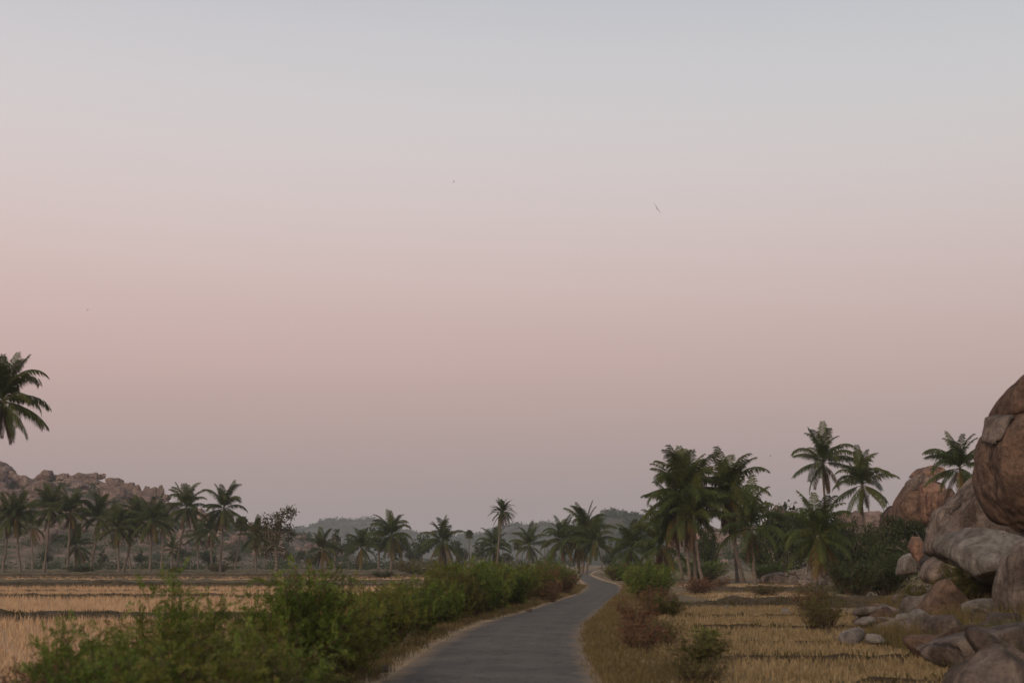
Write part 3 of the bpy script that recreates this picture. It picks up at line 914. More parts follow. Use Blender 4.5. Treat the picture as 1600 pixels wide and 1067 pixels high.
for i, (ol, D, mm, lab) in enumerate((
        ([(1472, 830), (1476, 768), (1484, 763), (1491, 776), (1496, 830)], 138, B_, "rounded brownish boulder just behind the orange rock stack"),
        ([(1376, 830), (1380, 806), (1390, 794), (1400, 794), (1408, 806), (1412, 830)], 142, B_, "brown dome boulder before the orange rock stack"),
        ([(1396, 835), (1400, 810), (1410, 804), (1420, 816), (1423, 835)], 134, RD, "smooth pinkish boulder at the foot of the rock stack"),
        ([(1345, 850), (1350, 800), (1362, 796), (1378, 802), (1380, 850)], 190, M["rock_hill"], "pinkish skyline boulder behind the slender palm trunk"),
        ([(1304, 850), (1306, 808), (1314, 798), (1332, 812), (1340, 850)], 200, M["rock_hill"], "peaked pale skyline boulder between the two tallest palms"),
        ([(1326, 850), (1328, 802), (1342, 797), (1352, 806), (1354, 850)], 205, M["rock_hill"], "grey skyline boulder beside the peaked pale one"),
        ([(1206, 840), (1208, 794), (1214, 785), (1222, 788), (1226, 840)], 260, M["rock_hill"], "lone rock tip showing above the dense dark tree"))):
    boulder(ol, D, 4.0, mm, lab, seed=151 + i, p=9, sub=4, rough=0.06, front=(0, -1, 0.3))

# ------------------------------------------------------------------ hills
HB = []
for k in range(10):
    r = np.random.default_rng(300 + k)
    pls = [((*r.normal(size=3),), r.uniform(0.75, 1.05)) for _ in range(13)]
    pls += [((1, 0, 0), 1.1), ((-1, 0, 0), 1.1), ((0, 1, 0), 1.1), ((0, -1, 0), 1.1), ((0, 0, 1), 0.9), ((0, 0, -1), 0.9)]
    v, f = facet_shape(pls, 4, 22, 0.12, 1.0, 300 + k, 0.16, 1.2)
    HB.append(make_mesh("hill_boulder", v, f, True))
    HB[-1].materials.append(M["rock_hill"])


def ridge(name, outline, D, depth, mat, amp, seed, nxh=220, nyh=60, step=4.0):
    pxs = np.array([p[0] for p in outline], float)
    pys = np.array([p[1] for p in outline], float)
    pts = np.array([at(a, b2, D)[:] for a, b2 in outline])
    xg = np.linspace(pts[0, 0], pts[-1, 0], nxh)
    zr = np.interp(xg, pts[:, 0], pts[:, 2])
    v = np.linspace(-1, 1, nyh)
    X, W = np.meshgrid(xg, v)
    prof = np.where(W < 0, np.cos(W * np.pi / 2) ** 1.1, np.cos(W * np.pi / 2) ** 1.6)
    Yv = D + W * depth
    Z0 = np.maximum(zr, 0)[None, :] * prof
    nz = lump(X, Yv, step * 4, seed) * 0.6 + lump(X, Yv, step * 1.5, seed + 3) * 0.4
    Zh = Z0 + amp * nz * np.clip(Z0 / (zr.max() * 0.25), 0, 1) - 1.0 * (prof < 0.02)
    V = np.stack([X, Yv, Zh], -1).reshape(-1, 3)
    ii = np.arange(nxh - 1)[None, :] + nxh * np.arange(nyh - 1)[:, None]
    F = np.stack([ii, ii + 1, ii + nxh + 1, ii + nxh], -1).reshape(-1, 4)
    o = add_obj(name, make_mesh(name, V, F, True), mat)
    tag(o, kind="structure")

    def height(x, y):
        w = (y - D) / depth
        pr = math.cos(w * math.pi / 2) ** (1.1 if w < 0 else 1.6) if abs(w) < 1 else 0
        z0 = max(0, float(np.interp(x, pts[:, 0], pts[:, 2]))) * pr
        nn = float(lump(np.array(x), np.array(y), step * 4, seed)) * 0.6 + float(lump(np.array(x), np.array(y), step * 1.5, seed + 3)) * 0.4
        return z0 + amp * nn * min(1, z0 / (zr.max() * 0.25))
    return o, height


def hill_rock(parent, x, y, z, sx_, sy_, sz_, r):
    o = add_obj("boulder", HB[r.integers(0, len(HB))], None, parent, (x, y, z), (r.normal(scale=.15), r.normal(scale=.15), r.uniform(0, 6.28)), (sx_, sy_, sz_))
    return o


LHILL = [(-420, 760), (-260, 700), (-150, 695), (0, 742), (30, 758), (60, 764), (120, 760), (180, 766), (215, 774), (255, 784), (290, 800), (340, 816), (400, 826), (450, 832), (490, 842), (530, 862), (570, 880)]
hill_l, hz = ridge("hill", LHILL, 470, 110, M["hill"], 2.2, 2.2)
# flank of the hill where it runs down to the plain
r = np.random.default_rng(77)
placed = 0
while placed < 262:
    px = r.uniform(-60, 540)
    D = r.uniform(385, 474)
    x = at(px, 878, D).x
    z = hz(x, D)
    if z < 1.0:
        continue
    s = min(4.2, 0.9 * (r.pareto(1.7) + 1)) * (0.7 + 0.4 * z / 30)
    hill_rock(hill_l, x, D, z - 0.1 * s, s * r.uniform(0.9, 1.5), s * r.uniform(0.8, 1.2), s * r.uniform(0.65, 1.15), r)
    placed += 1
# boulders of the skyline
for (px, py, w, h) in ((-6, 738, 46, 34), (16, 748, 30, 24), (36, 752, 22, 12), (48, 756, 18, 12), (71, 745, 30, 20), (93, 748, 12, 10), (101, 746, 16, 14), (113, 748, 14, 12), (124, 749, 18, 16),
                       (136, 752, 16, 12), (150, 744, 10, 12), (156, 745, 7, 10), (162, 744, 6, 8), (150, 757, 28, 18), (170, 752, 14, 12), (182, 757, 26, 20), (196, 762, 16, 16), (206, 762, 14, 18),
                       (214, 766, 12, 16), (229, 766, 10, 12), (238, 768, 16, 14), (252, 768, 9, 20), (251, 761, 7, 6), (262, 778, 12, 12), (130, 766, 40, 22), (165, 775, 48, 26), (110, 765, 22, 14),
                       (190, 785, 30, 22), (225, 785, 26, 20), (245, 790, 24, 18), (60, 772, 20, 12), (85, 768, 20, 14), (215, 800, 20, 12), (140, 800, 34, 18), (20, 790, 26, 14), (65, 800, 22, 14)):
    Dk = 468 - max(0, (py - 760)) * 0.9
    c = at(px, py, Dk)
    k = Dk / FPX
    o = hill_rock(hill_l, c.x, Dk, c.z, w * k * 0.50, w * k * 0.50, h * k * 0.55, r)
    o.rotation_euler = (0, 0, r.uniform(0, 6.28))

RH = [(1000, 880), (1030, 866), (1060, 850), (1100, 836), (1150, 828), (1200, 824), (1260, 824), (1320, 826), (1420, 806), (1600, 776), (1800, 766), (1950, 800)]
hill_r, hzr = ridge("hill", RH, 420, 110, M["hill"], 1.6, 5.1)
placed = 0
while placed < 130:
    px = r.uniform(1040, 1420)
    D = r.uniform(330, 425)
    x = at(px, 878, D).x
    z = hzr(x, D)
    if z < 0.8:
        continue
    s = min(4.5, 0.8 * (r.pareto(1.7) + 1))
    hill_rock(hill_r, x, D, z - 0.1 * s, s * r.uniform(0.9, 1.5), s * r.uniform(0.8, 1.2), s * r.uniform(0.6, 1.0), r)
    placed += 1

FH1, fz1 = ridge("far_hill", [(380, 860), (430, 838), (470, 828), (500, 819), (515, 815), (545, 814), (570, 813), (592, 815), (612, 820), (640, 832), (668, 838), (690, 842), (720, 838), (750, 836), (780, 845), (830, 870), (860, 880)], 2300, 420, M["far_hill"], 5.0, 7.7, 300, 40, 14)
FH2, fz2 = ridge("far_hill", [(660, 878), (700, 860), (730, 845), (760, 832), (800, 821), (830, 819), (862, 819), (890, 821), (930, 823), (980, 826), (1040, 832), (1100, 840), (1180, 850), (1260, 880)], 1900, 380, M["far_hill"], 4.0, 3.9, 300, 40, 12)
FH3, fz3 = ridge("far_hill", [(860, 880), (890, 858), (912, 832), (928, 812), (942, 801), (958, 798), (972, 800), (985, 806), (1000, 812), (1015, 818), (1050, 835), (1100, 850), (1160, 866), (1220, 880)], 1050, 240, M["far_hill"], 2.6, 1.9, 260, 60, 8)
for (px, py, w, h) in ((946, 803, 12, 8), (956, 800, 10, 6), (963, 801, 7, 6), (972, 803, 12, 7), (984, 808, 14, 8), (996, 813, 12, 7), (936, 812, 12, 8), (1008, 818, 12, 7), (952, 810, 14, 8), (975, 815, 16, 8), (990, 822, 12, 6), (940, 822, 12, 6), (930, 828, 10, 6)):
    Dk = 1046 - (py - 800) * 2.0
    c = at(px, py, Dk)
    k = Dk / FPX
    o = hill_rock(FH3, c.x, Dk, c.z, w * k * 0.5, w * k * 0.5, h * k * 0.55, r)
    o.rotation_euler = (0, 0, r.uniform(0, 6.28))

# ------------------------------------------------------------------ palms
LEAF4 = None


def frond_mesh(length, e0, droop, seed, leaf=0.95, hang=0.7, npair=46, wid=0.035, mat=None, power=1.4, twist=0.0, fwd=0.55):
    """A feather frond along +x: a tapering rib and two ranks of hanging leaflets."""
    r = np.random.default_rng(seed)
    n = 26
    s = np.linspace(0, 1, n)
    e = e0 - droop * s ** power
    side = twist * s ** 2
    dx = np.cos(e) * np.cos(side)
    dy = np.cos(e) * np.sin(side)
    dz = np.sin(e)
    P = np.zeros((n, 3))
    for i in range(1, n):
        P[i] = P[i - 1] + np.array([dx[i - 1], dy[i - 1], dz[i - 1]]) * length / (n - 1)
    b = Builder()
    idx = list(range(0, n, 3)) + ([n - 1] if (n - 1) % 3 else [])
    tv, tf = tube(P[idx], 0.045 * length / 4.5 * (1 - 0.85 * s[idx]) + 0.004, 4)
    b.add(tv, tf)
    for sg in (-1, 1):
        for k in range(npair):
            t = 0.13 + 0.87 * (k + r.uniform(-0.3, 0.3)) / npair
            t = min(max(t, 0.1), 0.995)
            p = np.array([np.interp(t, s, P[:, j]) for j in range(3)])
            i = int(t * (n - 2))
            T = P[i + 1] - P[i]
            T /= np.linalg.norm(T)
            S = np.cross([0, 0, 1.0], T)
            ns = np.linalg.norm(S)
            S = np.array([0, 1.0, 0]) if ns < 0.15 else S / ns
            prof = min(1.0, 0.45 + t * 2.2) * (1 - 0.62 * max(0, (t - 0.45) / 0.55) ** 1.5)
            L = leaf * prof * r.uniform(0.82, 1.12)
            g = hang * r.uniform(0.6, 1.35)
            d1 = T * fwd + S * sg * 0.8 + np.array([0, 0, 0.12 - g * 0.45])
            d1 /= np.linalg.norm(d1)
            d2 = T * fwd * 0.8 + S * sg * 0.5 + np.array([0, 0, -g * 1.3])
            d2 /= np.linalg.norm(d2)
            m1 = p + d1 * L * 0.5
            m2 = m1 + d2 * L * 0.5
            wv = T * wid * r.uniform(0.8, 1.2)
            b.add([p - wv * 0.6, p + wv * 0.6, m1 + wv, m1 - wv, m2], [(0, 1, 2, 3), (3, 2, 4)])
    me = b.mesh("frond")
    me.materials.append(mat)
    return me


FR = {"up": [], "arch": [], "flat": [], "low": [], "hang": [], "dead": []}
for k in range(4):
    q = k * 17
    FR["up"].append(frond_mesh(4.5, R(76 + 4 * (k % 2)), R(22 + 18 * k), 500 + q, 1.10, 0.6, 50, 0.040, M["frond"], 2.0, R(14 - 10 * k), 0.7))
    FR["arch"].append(frond_mesh(4.7, R(58), R(66 + 20 * k), 501 + q, 1.25, 1.0, 52, 0.044, M["frond"], 1.8, R(-16 + 11 * k)))
    FR["flat"].append(frond_mesh(4.7, R(30), R(62 + 20 * k), 502 + q, 1.30, 1.15, 52, 0.044, M["frond"], 1.5, R(14 - 10 * k)))
    FR["low"].append(frond_mesh(4.5, R(-4), R(52 + 11 * k), 503 + q, 1.25, 1.2, 52, 0.044, M["frond"], 1.3, R(9 - 7 * k)))
    FR["hang"].append(frond_mesh(4.1, R(-36), R(46), 504 + q, 1.05, 1.2, 46, 0.044, M["frond"] if k < 2 else M["frond_old"], 1.2, R(6 - 5 * k)))
    FR["dead"].append(frond_mesh(3.3, R(-64), R(25), 505 + q, 0.75, 1.4, 38, 0.042, M["frond_dead"], 1.2, R(14 - 9 * k)))
DATE = [frond_mesh(2.9, R(e0), R(dr), 600 + i, 0.50, 0.25, 44, 0.032, M["frond"], 1.3, 0, 0.8) for i, (e0, dr) in enumerate(((76, 55), (56, 78), (36, 82), (12, 72), (-14, 58)))]
DATE_OLD = [frond_mesh(2.7, R(e0), R(dr), 620 + i, 0.44, 0.5, 36, 0.03, M["frond_dead"], 1.2, 0, 0.9) for i, (e0, dr) in enumerate(((-35, 42), (-58, 28)))]


def fan_leaf_mesh(seed):
    r = np.random.default_rng(seed)
    b = Builder()
    b.add(*tube([(0, 0, 0), (0.5, 0, 0.05), (0.95, 0, 0.03)], [0.04, 0.03, 0.02], 4))
    for k in range(22):
        a = R(-125 + 250 * k / 21)
        L = 0.95 * r.uniform(0.85, 1.05) * (1 - 0.12 * abs(a) / R(125))
        d = np.array([math.cos(a), math.sin(a), r.uniform(-0.12, 0.05)])
        w = np.array([-math.sin(a), math.cos(a), 0]) * 0.075
        p0 = np.array([0.95, 0, 0.03])
        m1 = p0 + d * L * 0.62
        m2 = p0 + d * L + np.array([0, 0, -0.14 * r.uniform(0.5, 1.5)])
        b.add([p0, m1 + w, m2, m1 - w], [(0, 1, 2, 3)])
    me = b.mesh("fan_leaf")
    me.materials.append(M["frond"])
    return me


FAN = [fan_leaf_mesh(700 + i) for i in range(3)]


def trunk_path(base, top, bend, n=14):
    b, t = np.array(base), np.array(top)
    s = np.linspace(0, 1, n)[:, None]
    horiz = (t - b) * np.array([1, 1, 0])
    zc = b[2] + (t[2] - b[2]) * s
    f = (1 - bend) * s + bend * (1 - (1 - s) ** 2)
    xy = b[None, :2] + horiz[None, :2] * f
    return np.concatenate([xy, zc], 1)


def palm(bx, D, cx, cy, label, seed, sc=1.0, kind="coconut", nf=27, skirt=5, bend=0.3, group=None, old=0.25, rad=0.17, side=0.0, dep=0.0, droop=0.0):
    r = np.random.default_rng(seed)
    top = at(cx, cy, D)
    top.y += dep
    x0 = at(bx, 878, D).x
    base = Vector((x0, D, gz(x0, D) - 0.05))
    nf = max(12, int(nf * r.uniform(0.70, 0.95)))
    skirt = max(2, int(skirt * r.uniform(0.5, 0.9)))
    root = add_obj("palm_tree", None, loc=base)
    tag(root, label, "palm tree", group)
    loc_top = np.array(top - base)
    path = trunk_path((0, 0, 0), loc_top, bend)
    path[1:-1, :2] += r.normal(scale=0.035, size=(len(path) - 2, 2))
    t = np.linspace(0, 1, len(path))
    rr_ = rad * (1.0 - 0.32 * t + 0.55 * np.exp(-t * 14)) * (1 + 0.04 * r.normal(size=len(t)))
    v, f = tube(path, rr_, 9)
    add_obj("trunk", make_mesh("trunk", v, f, True), M["bark_palm"], root)
    yaw = r.uniform(0, 6.28)
    c = tuple(loc_top)

    def put(name, me, z_rot, tilt=0.0, s=1.0, dz=0.0):
        o = add_obj(name, me, None, root, (c[0], c[1], c[2] + dz), (r.normal(scale=0.05), tilt + r.normal(scale=0.06), z_rot), (s, s, s))
        return o
    if kind == "coconut":
        for k in range(nf):
            u = k / nf
            yaw += 2.39996 + r.normal(scale=0.15)
            key = "up" if u < 0.22 else "arch" if u < 0.48 else "flat" if u < 0.70 else "low" if u < 0.90 else "hang"
            if key in ("low", "flat") and r.random() < old * 0.35:
                key = "hang"
            put("frond", FR[key][r.integers(0, 4)], yaw, R(droop) * u + r.normal(scale=0.10), sc * r.uniform(0.80, 1.10), 0.3 * (0.5 - u))
        for k in range(skirt):
            yaw += 2.39996 + r.normal(scale=0.3)
            put("dead_frond", FR["dead"][r.integers(0, 4)] if k % 5 < 4 else FR["hang"][r.integers(0, 4)], yaw, 0, sc * r.uniform(0.8, 1.1), -0.25)
    elif kind == "date":
        for k in range(58):
            u = k / 58
            yaw += 2.39996 + r.normal(scale=0.1)
            put("frond", DATE[min(4, int(u * 5))], yaw, R(r.normal(scale=6)), sc * r.uniform(0.9, 1.08), 0.2 * (0.5 - u))
        for k in range(14):
            yaw += 2.39996
            put("dead_frond", DATE_OLD[k % 2], yaw, 0, sc * r.uniform(0.85, 1.1), -0.2)
    else:
        for k in range(34):
            u = k / 34
            yaw += 2.39996 + r.normal(scale=0.1)
            elv = R(85 - 135 * u)
            put("fan_leaf", FAN[k % 3], yaw, -elv, sc * r.uniform(0.9, 1.1))
    return root


GL = "coconut palms in a row across the stubble fields"
GB = "small palms standing behind the field row"
GC = "palms beyond the hedge in the middle distance"
GR = "coconut palms beside the road and boulders"
# the tall one cut by the frame's edge
palm(-40, 112, 4, 626, "tall coconut palm cut by the picture's edge, crown far above the field row", 1001, 0.98, nf=40, skirt=10, bend=0.6, rad=0.18)
# row across the field: base px, distance, crown px, crown py
ROW = [
    (5, 216, 14, 806, 0.94, "first palm of the field row, at the picture's edge", 2),
    (33, 216, 26, 803, 0.95, "second palm of the field row, straight trunk under bushy crown", 3),
    (69, 214, 79, 792, 0.98, "third palm of the field row, trunk leaning towards the hedge", 4),
    (106, 212, 110, 798, 0.96, "fourth palm of the field row, dark shaggy crown before flat-topped rock", 5),
    (141, 215, 155, 805, 0.95, "fifth palm of the field row, slender strongly leaning pale trunk", 6),
    (187, 210, 184, 822, 0.90, "sixth palm of the field row, shorter with upright fronds", 7),
    (192, 214, 212, 808, 0.92, "seventh palm of the field row, trunk slanting across its neighbour", 8),
    (235, 208, 237, 812, 0.97, "eighth palm of the field row, thick straight trunk and wide drooping crown", 9),
    (274, 218, 291, 790, 1.02, "ninth palm of the field row, high open crown on a leaning trunk", 10),
    (344, 220, 350, 792, 1.06, "tenth palm of the field row, tallest open crown with long skirt of dead fronds", 11)]
for bx, D, cx, cy, sc, lab, sd in ROW:
    palm(bx, D, cx, cy + 2, lab, 1010 + sd, sc * 0.93, nf=32, skirt=9 if sd in (9, 11, 5) else 6, bend=0.25, group=GL, rad=0.20)
for bx, D, cx, cy, sc, lab, sd in (
        (117, 232, 119, 852, 0.80, "low palm with drooping crown between the fourth and fifth of the row", 1),
        (52, 250, 50, 822, 0.85, "hazy palm behind the second and third of the field row", 2),
        (268, 262, 270, 858, 0.62, "little palm behind the gap after the eighth of the row", 3),
        (310, 275, 309, 838, 0.80, "pale-stemmed palm in the gap between ninth and tenth of the row", 4),
        (252, 250, 256, 815, 0.85, "hazy palm just behind the eighth of the field row", 5),
        (332, 240, 329, 830, 0.80, "palm with hanging skirt tucked behind the tenth of the row", 6),
        (400, 222, 400, 838, 0.72, "dark palm standing against the leaning broadleaf tree", 7),
        (205, 258, 200, 830, 0.72, "hazy palm behind the sixth and seventh of the row", 8),
        (412, 300, 418, 852, 0.7, "small crooked palm behind the broadleaf tree's trunk", 9)):
    palm(bx, D, cx, cy, lab, 1040 + sd, sc, nf=24, skirt=5, bend=0.3, group=GB, rad=0.18)
palm(368, 245, 378, 820, "curved fan palm between the tenth palm and the broadleaf tree", 1060, 0.9, "fan", bend=-0.5, rad=0.17)
for bx, D, cx, cy, sc, lab, sd, old in (
        (503, 235, 504, 857, 0.84, "stout green palm above the tallest feathery near bush", 1, 0.6),
        (563, 225, 565, 855, 0.82, "palm with orange lower fronds beyond the hedge", 2, 0.9),
        (611, 216, 612, 836, 0.96, "well-rounded palm standing alone in the far stubble", 3, 0.3),
        (690, 232, 692, 846, 0.96, "lopsided palm with broad brown skirt beyond the hedge", 4, 0.8),
        (772, 240, 773, 853, 0.84, "palm directly beneath the round-headed date palm", 5, 0.7),
        (826, 262, 827, 851, 0.92, "palm in front of the blue hill, between date palm and clump", 6, 0.5),
        (884, 220, 880, 844, 0.88, "leftward palm of the clump where the road vanishes", 7, 0.3),
        (909, 212, 915, 830, 1.06, "tallest palm of the clump where the road vanishes", 8, 0.4),
        (905, 224, 903, 850, 0.9, "middle palm of the clump, hidden behind the tallest", 9, 0.4),
        (914, 208, 928, 846, 0.82, "shorter palm on the far side of the road clump", 10, 0.5),
        (984, 165, 986, 856, 0.82, "bushy low palm where the verge bushes start", 11, 0.5)):
    lab = lab.replace("leftward", "lower")
    palm(bx, D, cx, cy, lab, 1070 + sd, sc, nf=30, skirt=9 if sd in (4, 8, 9, 10) else 6, bend=0.2, group=GC, old=old, rad=0.19)
palm(776, 215, 785, 800, "round-headed date palm on a thin curved trunk above the hedge", 1090, 0.82, "date", bend=-0.6, rad=0.15)
palm(733, 330, 733, 836, "slim fan palm with small round head before the hazy hills", 1091, 0.72, "fan", bend=0, rad=0.16)
palm(809, 330, 809, 853, "squat fan palm half behind the palm in front of the blue hill", 1092, 0.85, "fan", bend=0, rad=0.16)
palm(851, 360, 851, 850, "distant fan palm just past the blue-hill palm", 1093, 0.7, "fan", bend=0, rad=0.16)
palm(940, 300, 941, 850, "thin fan palm in haze beyond the road clump", 1094, 0.6, "fan", bend=0, rad=0.15)
for bx, D, cx, cy, sc, lab, sd, nf, sk, bend in (
        (1078, 119, 1066, 772, 0.96, "tallest palm of the big roadside clump, broad dark crown", 1, 34, 9, 0.1),
        (1088, 122, 1078, 774, 0.92, "palm behind the tallest in the big roadside clump", 2, 30, 8, 0.2),
        (1066, 121, 1054, 800, 0.84, "lower palm at the road side of the big clump", 3, 26, 9, 0.2),
        (1098, 118, 1084, 806, 0.82, "bent palm of the big clump with trunk curving outwards", 4, 26, 9, 0.75),
        (1040, 140, 1034, 850, 0.84, "low palm with orange skirt between big clump and verge bushes", 5, 28, 10, 0.1),
        (1162, 121, 1137, 770, 0.90, "palm on a long bowed trunk next to the big clump", 6, 32, 6, 0.7),
        (1152, 128, 1146, 796, 0.70, "palm half hidden behind the bowed-trunk palm", 7, 24, 7, 0.3),
        (1179, 114, 1174, 824, 0.84, "short yellow-green palm with long sweeping fronds at field edge", 8, 22, 3, 0.1),
        (1294, 150, 1286, 722, 0.92, "tallest palm above the dense trees, topmost crown against the sky", 9, 30, 4, 0.3),
        (1351, 140, 1347, 757, 0.86, "palm on a bare straight slender trunk before the boulders", 10, 30, 5, 0.0),
        (1273, 100, 1277, 836, 0.74, "squat palm with orange skirt rising by the ruined wall", 11, 28, 9, 0.1),
        (1288, 108, 1286, 850, 0.60, "second squat palm tucked behind the one by the ruined wall", 12, 18, 7, 0.2),
        (1512, 112, 1500, 730, 0.74, "lone palm peering over the tall sloping grey boulder", 13, 28, 3, 0.3)):
    palm(bx, D, cx, cy, lab, 1100 + sd, sc, nf=nf, skirt=sk, bend=bend, group=GR, old=0.45 if sd in (5, 11) else 0.3, rad=0.15)


# ------------------------------------------------------------------ bushes and trees
def sprig_shape(pairs, length, leaf_l, leaf_w, seed):
    """A feathery leaf: short stalk with paired leaflets, as quads."""
    r = np.random.default_rng(seed)
    V, F = [], []
    for k in range(pairs):
        x = length * (0.12 + 0.88 * k / (pairs - 1))
        for sg in (-1, 1):
            a = R(58 + r.normal(scale=9)) * sg
            L = leaf_l * (1 - 0.45 * k / pairs) * r.uniform(0.85, 1.15)
            d = np.array([math.cos(a), math.sin(a), r.normal(scale=0.18)])
            w = np.array([-math.sin(a), math.cos(a), r.normal(scale=0.3)]) * leaf_w * 0.5
            p = np.array([x, 0, -0.10 * x * x / length])
            n = len(V)
            V += [p, p + d * L * 0.5 + w, p + d * L, p + d * L * 0.5 - w]
            F.append([n, n + 1, n + 2, n + 3])
    return np.array(V), np.array(F)


def leaf_shape(seed, pairs, L, W):
    return sprig_shape(pairs, L, L * 0.42, W, seed)


def bush_mesh(seed, H, Rr, shoots, per, shape, upright=0.5, bare=0.25, sprig_scale=1.0, droop=0.35):
    """Many arching shoots rising from one foot, each set with feathery leaves."""
    r = np.random.default_rng(seed)
    V0, F0 = shape
    stems, pos, dirs, scl = Builder(), [], [], []
    for k in range(shoots):
        a = r.uniform(0, 2 * np.pi)
        rd = Rr * math.sqrt(r.random())
        foot = np.array([math.cos(a), math.sin(a), 0]) * rd * 0.35
        hh = H * (0.55 + 0.45 * (1 - (rd / Rr) ** 2 * (1 - upright))) * r.uniform(0.55, 1.08)
        tip = np.array([math.cos(a + r.normal(scale=.4)) * rd, math.sin(a + r.normal(scale=.4)) * rd, hh])
        s = np.linspace(0, 1, 7)[:, None]
        bow = np.array([math.cos(a), math.sin(a), 0]) * r.uniform(0, 0.25) * Rr
        pth = foot * (1 - s) + tip * s + bow * s ** 2 - np.array([0, 0, droop * 0.3 * hh]) * s ** 3 + np.array([0, 0, droop * 0.3 * hh]) * s
        pth[1:-1] += r.normal(scale=0.03 * H, size=(5, 3))
        stems.add(*tube(pth, np.linspace(0.012, 0.003, 7) * (0.6 + H * 0.4), 3))
        m = int(per * r.uniform(0.7, 1.3))
        t = bare + (1 - bare) * r.random(m) ** 0.75
        p = np.stack([np.interp(t, s[:, 0], pth[:, j]) for j in range(3)], -1)
        p += r.normal(scale=0.06 * H, size=p.shape) * np.array([1, 1, 0.6])
        out = r.normal(size=(m, 3)) * np.array([1, 1, 0.55]) + np.array([math.cos(a) * 0.5, math.sin(a) * 0.5, 0.45])
        pos.append(p)
        dirs.append(out)
        scl.append(r.uniform(0.65, 1.25, m) * sprig_scale)
    pos, dirs, scl = np.concatenate(pos), np.concatenate(dirs), np.concatenate(scl)
    pos[:, 2] = np.maximum(pos[:, 2], 0.04)
    V, F = instance(V0, F0, frames(dirs, r), pos, scl)
    return stems.mesh("stems"), make_mesh("foliage", V, F)


SPR_NEAR = leaf_shape(1, 8, 0.20, 0.022)
SPR_MID = leaf_shape(2, 6, 0.26, 0.034)
SPR_FAR = leaf_shape(3, 4, 0.34, 0.07)
BUSH = {
    "near": [bush_mesh(800 + k, 1.0, 0.90, 58, 15, SPR_NEAR, 0.5, 0.15, 0.72) for k in range(5)],
    "sprout": [bush_mesh(810 + k, 1.0, 0.40, 22, 17, SPR_NEAR, 0.8, 0.3, 0.7, 0.15) for k in range(4)],
    "mid": [bush_mesh(820 + k, 1.0, 0.85, 84, 13, SPR_MID, 0.55, 0.08, 0.60) for k in range(5)],
    "dry": [bush_mesh(830 + k, 1.0, 0.80, 80, 7, SPR_NEAR, 0.6, 0.25, 0.6) for k in range(3)],
    "far": [bush_mesh(840 + k, 1.0, 1.0, 60, 12, SPR_FAR, 0.5, 0.05, 0.55) for k in range(3)],
}
LEAFCOPY = {}


def bush(kind, x, y, h, w, label, seed, mat="leaf_bush", group=None, name="bush", cat="bush"):
    r = np.random.default_rng(seed)
    st, fo = BUSH[kind][int(r.integers(0, len(BUSH[kind])))]
    key = (fo.name, mat)
    if key not in LEAFCOPY:
        c = fo if len(fo.materials) == 0 else fo.copy()
        c.materials.clear()
        c.materials.append(M[mat])
        LEAFCOPY[key] = c
    root = add_obj(name, None, loc=(x, y, gz(x, y) - 0.03), rot=(0, 0, r.uniform(0, 6.28)))
    tag(root, label, cat, group)
    add_obj("stems", st, M["twig"], root, scale=(w, w * r.uniform(0.85, 1.15), h))
    add_obj("foliage", LEAFCOPY[key], None, root, scale=(w, w * r.uniform(0.85, 1.15), h))
    return root


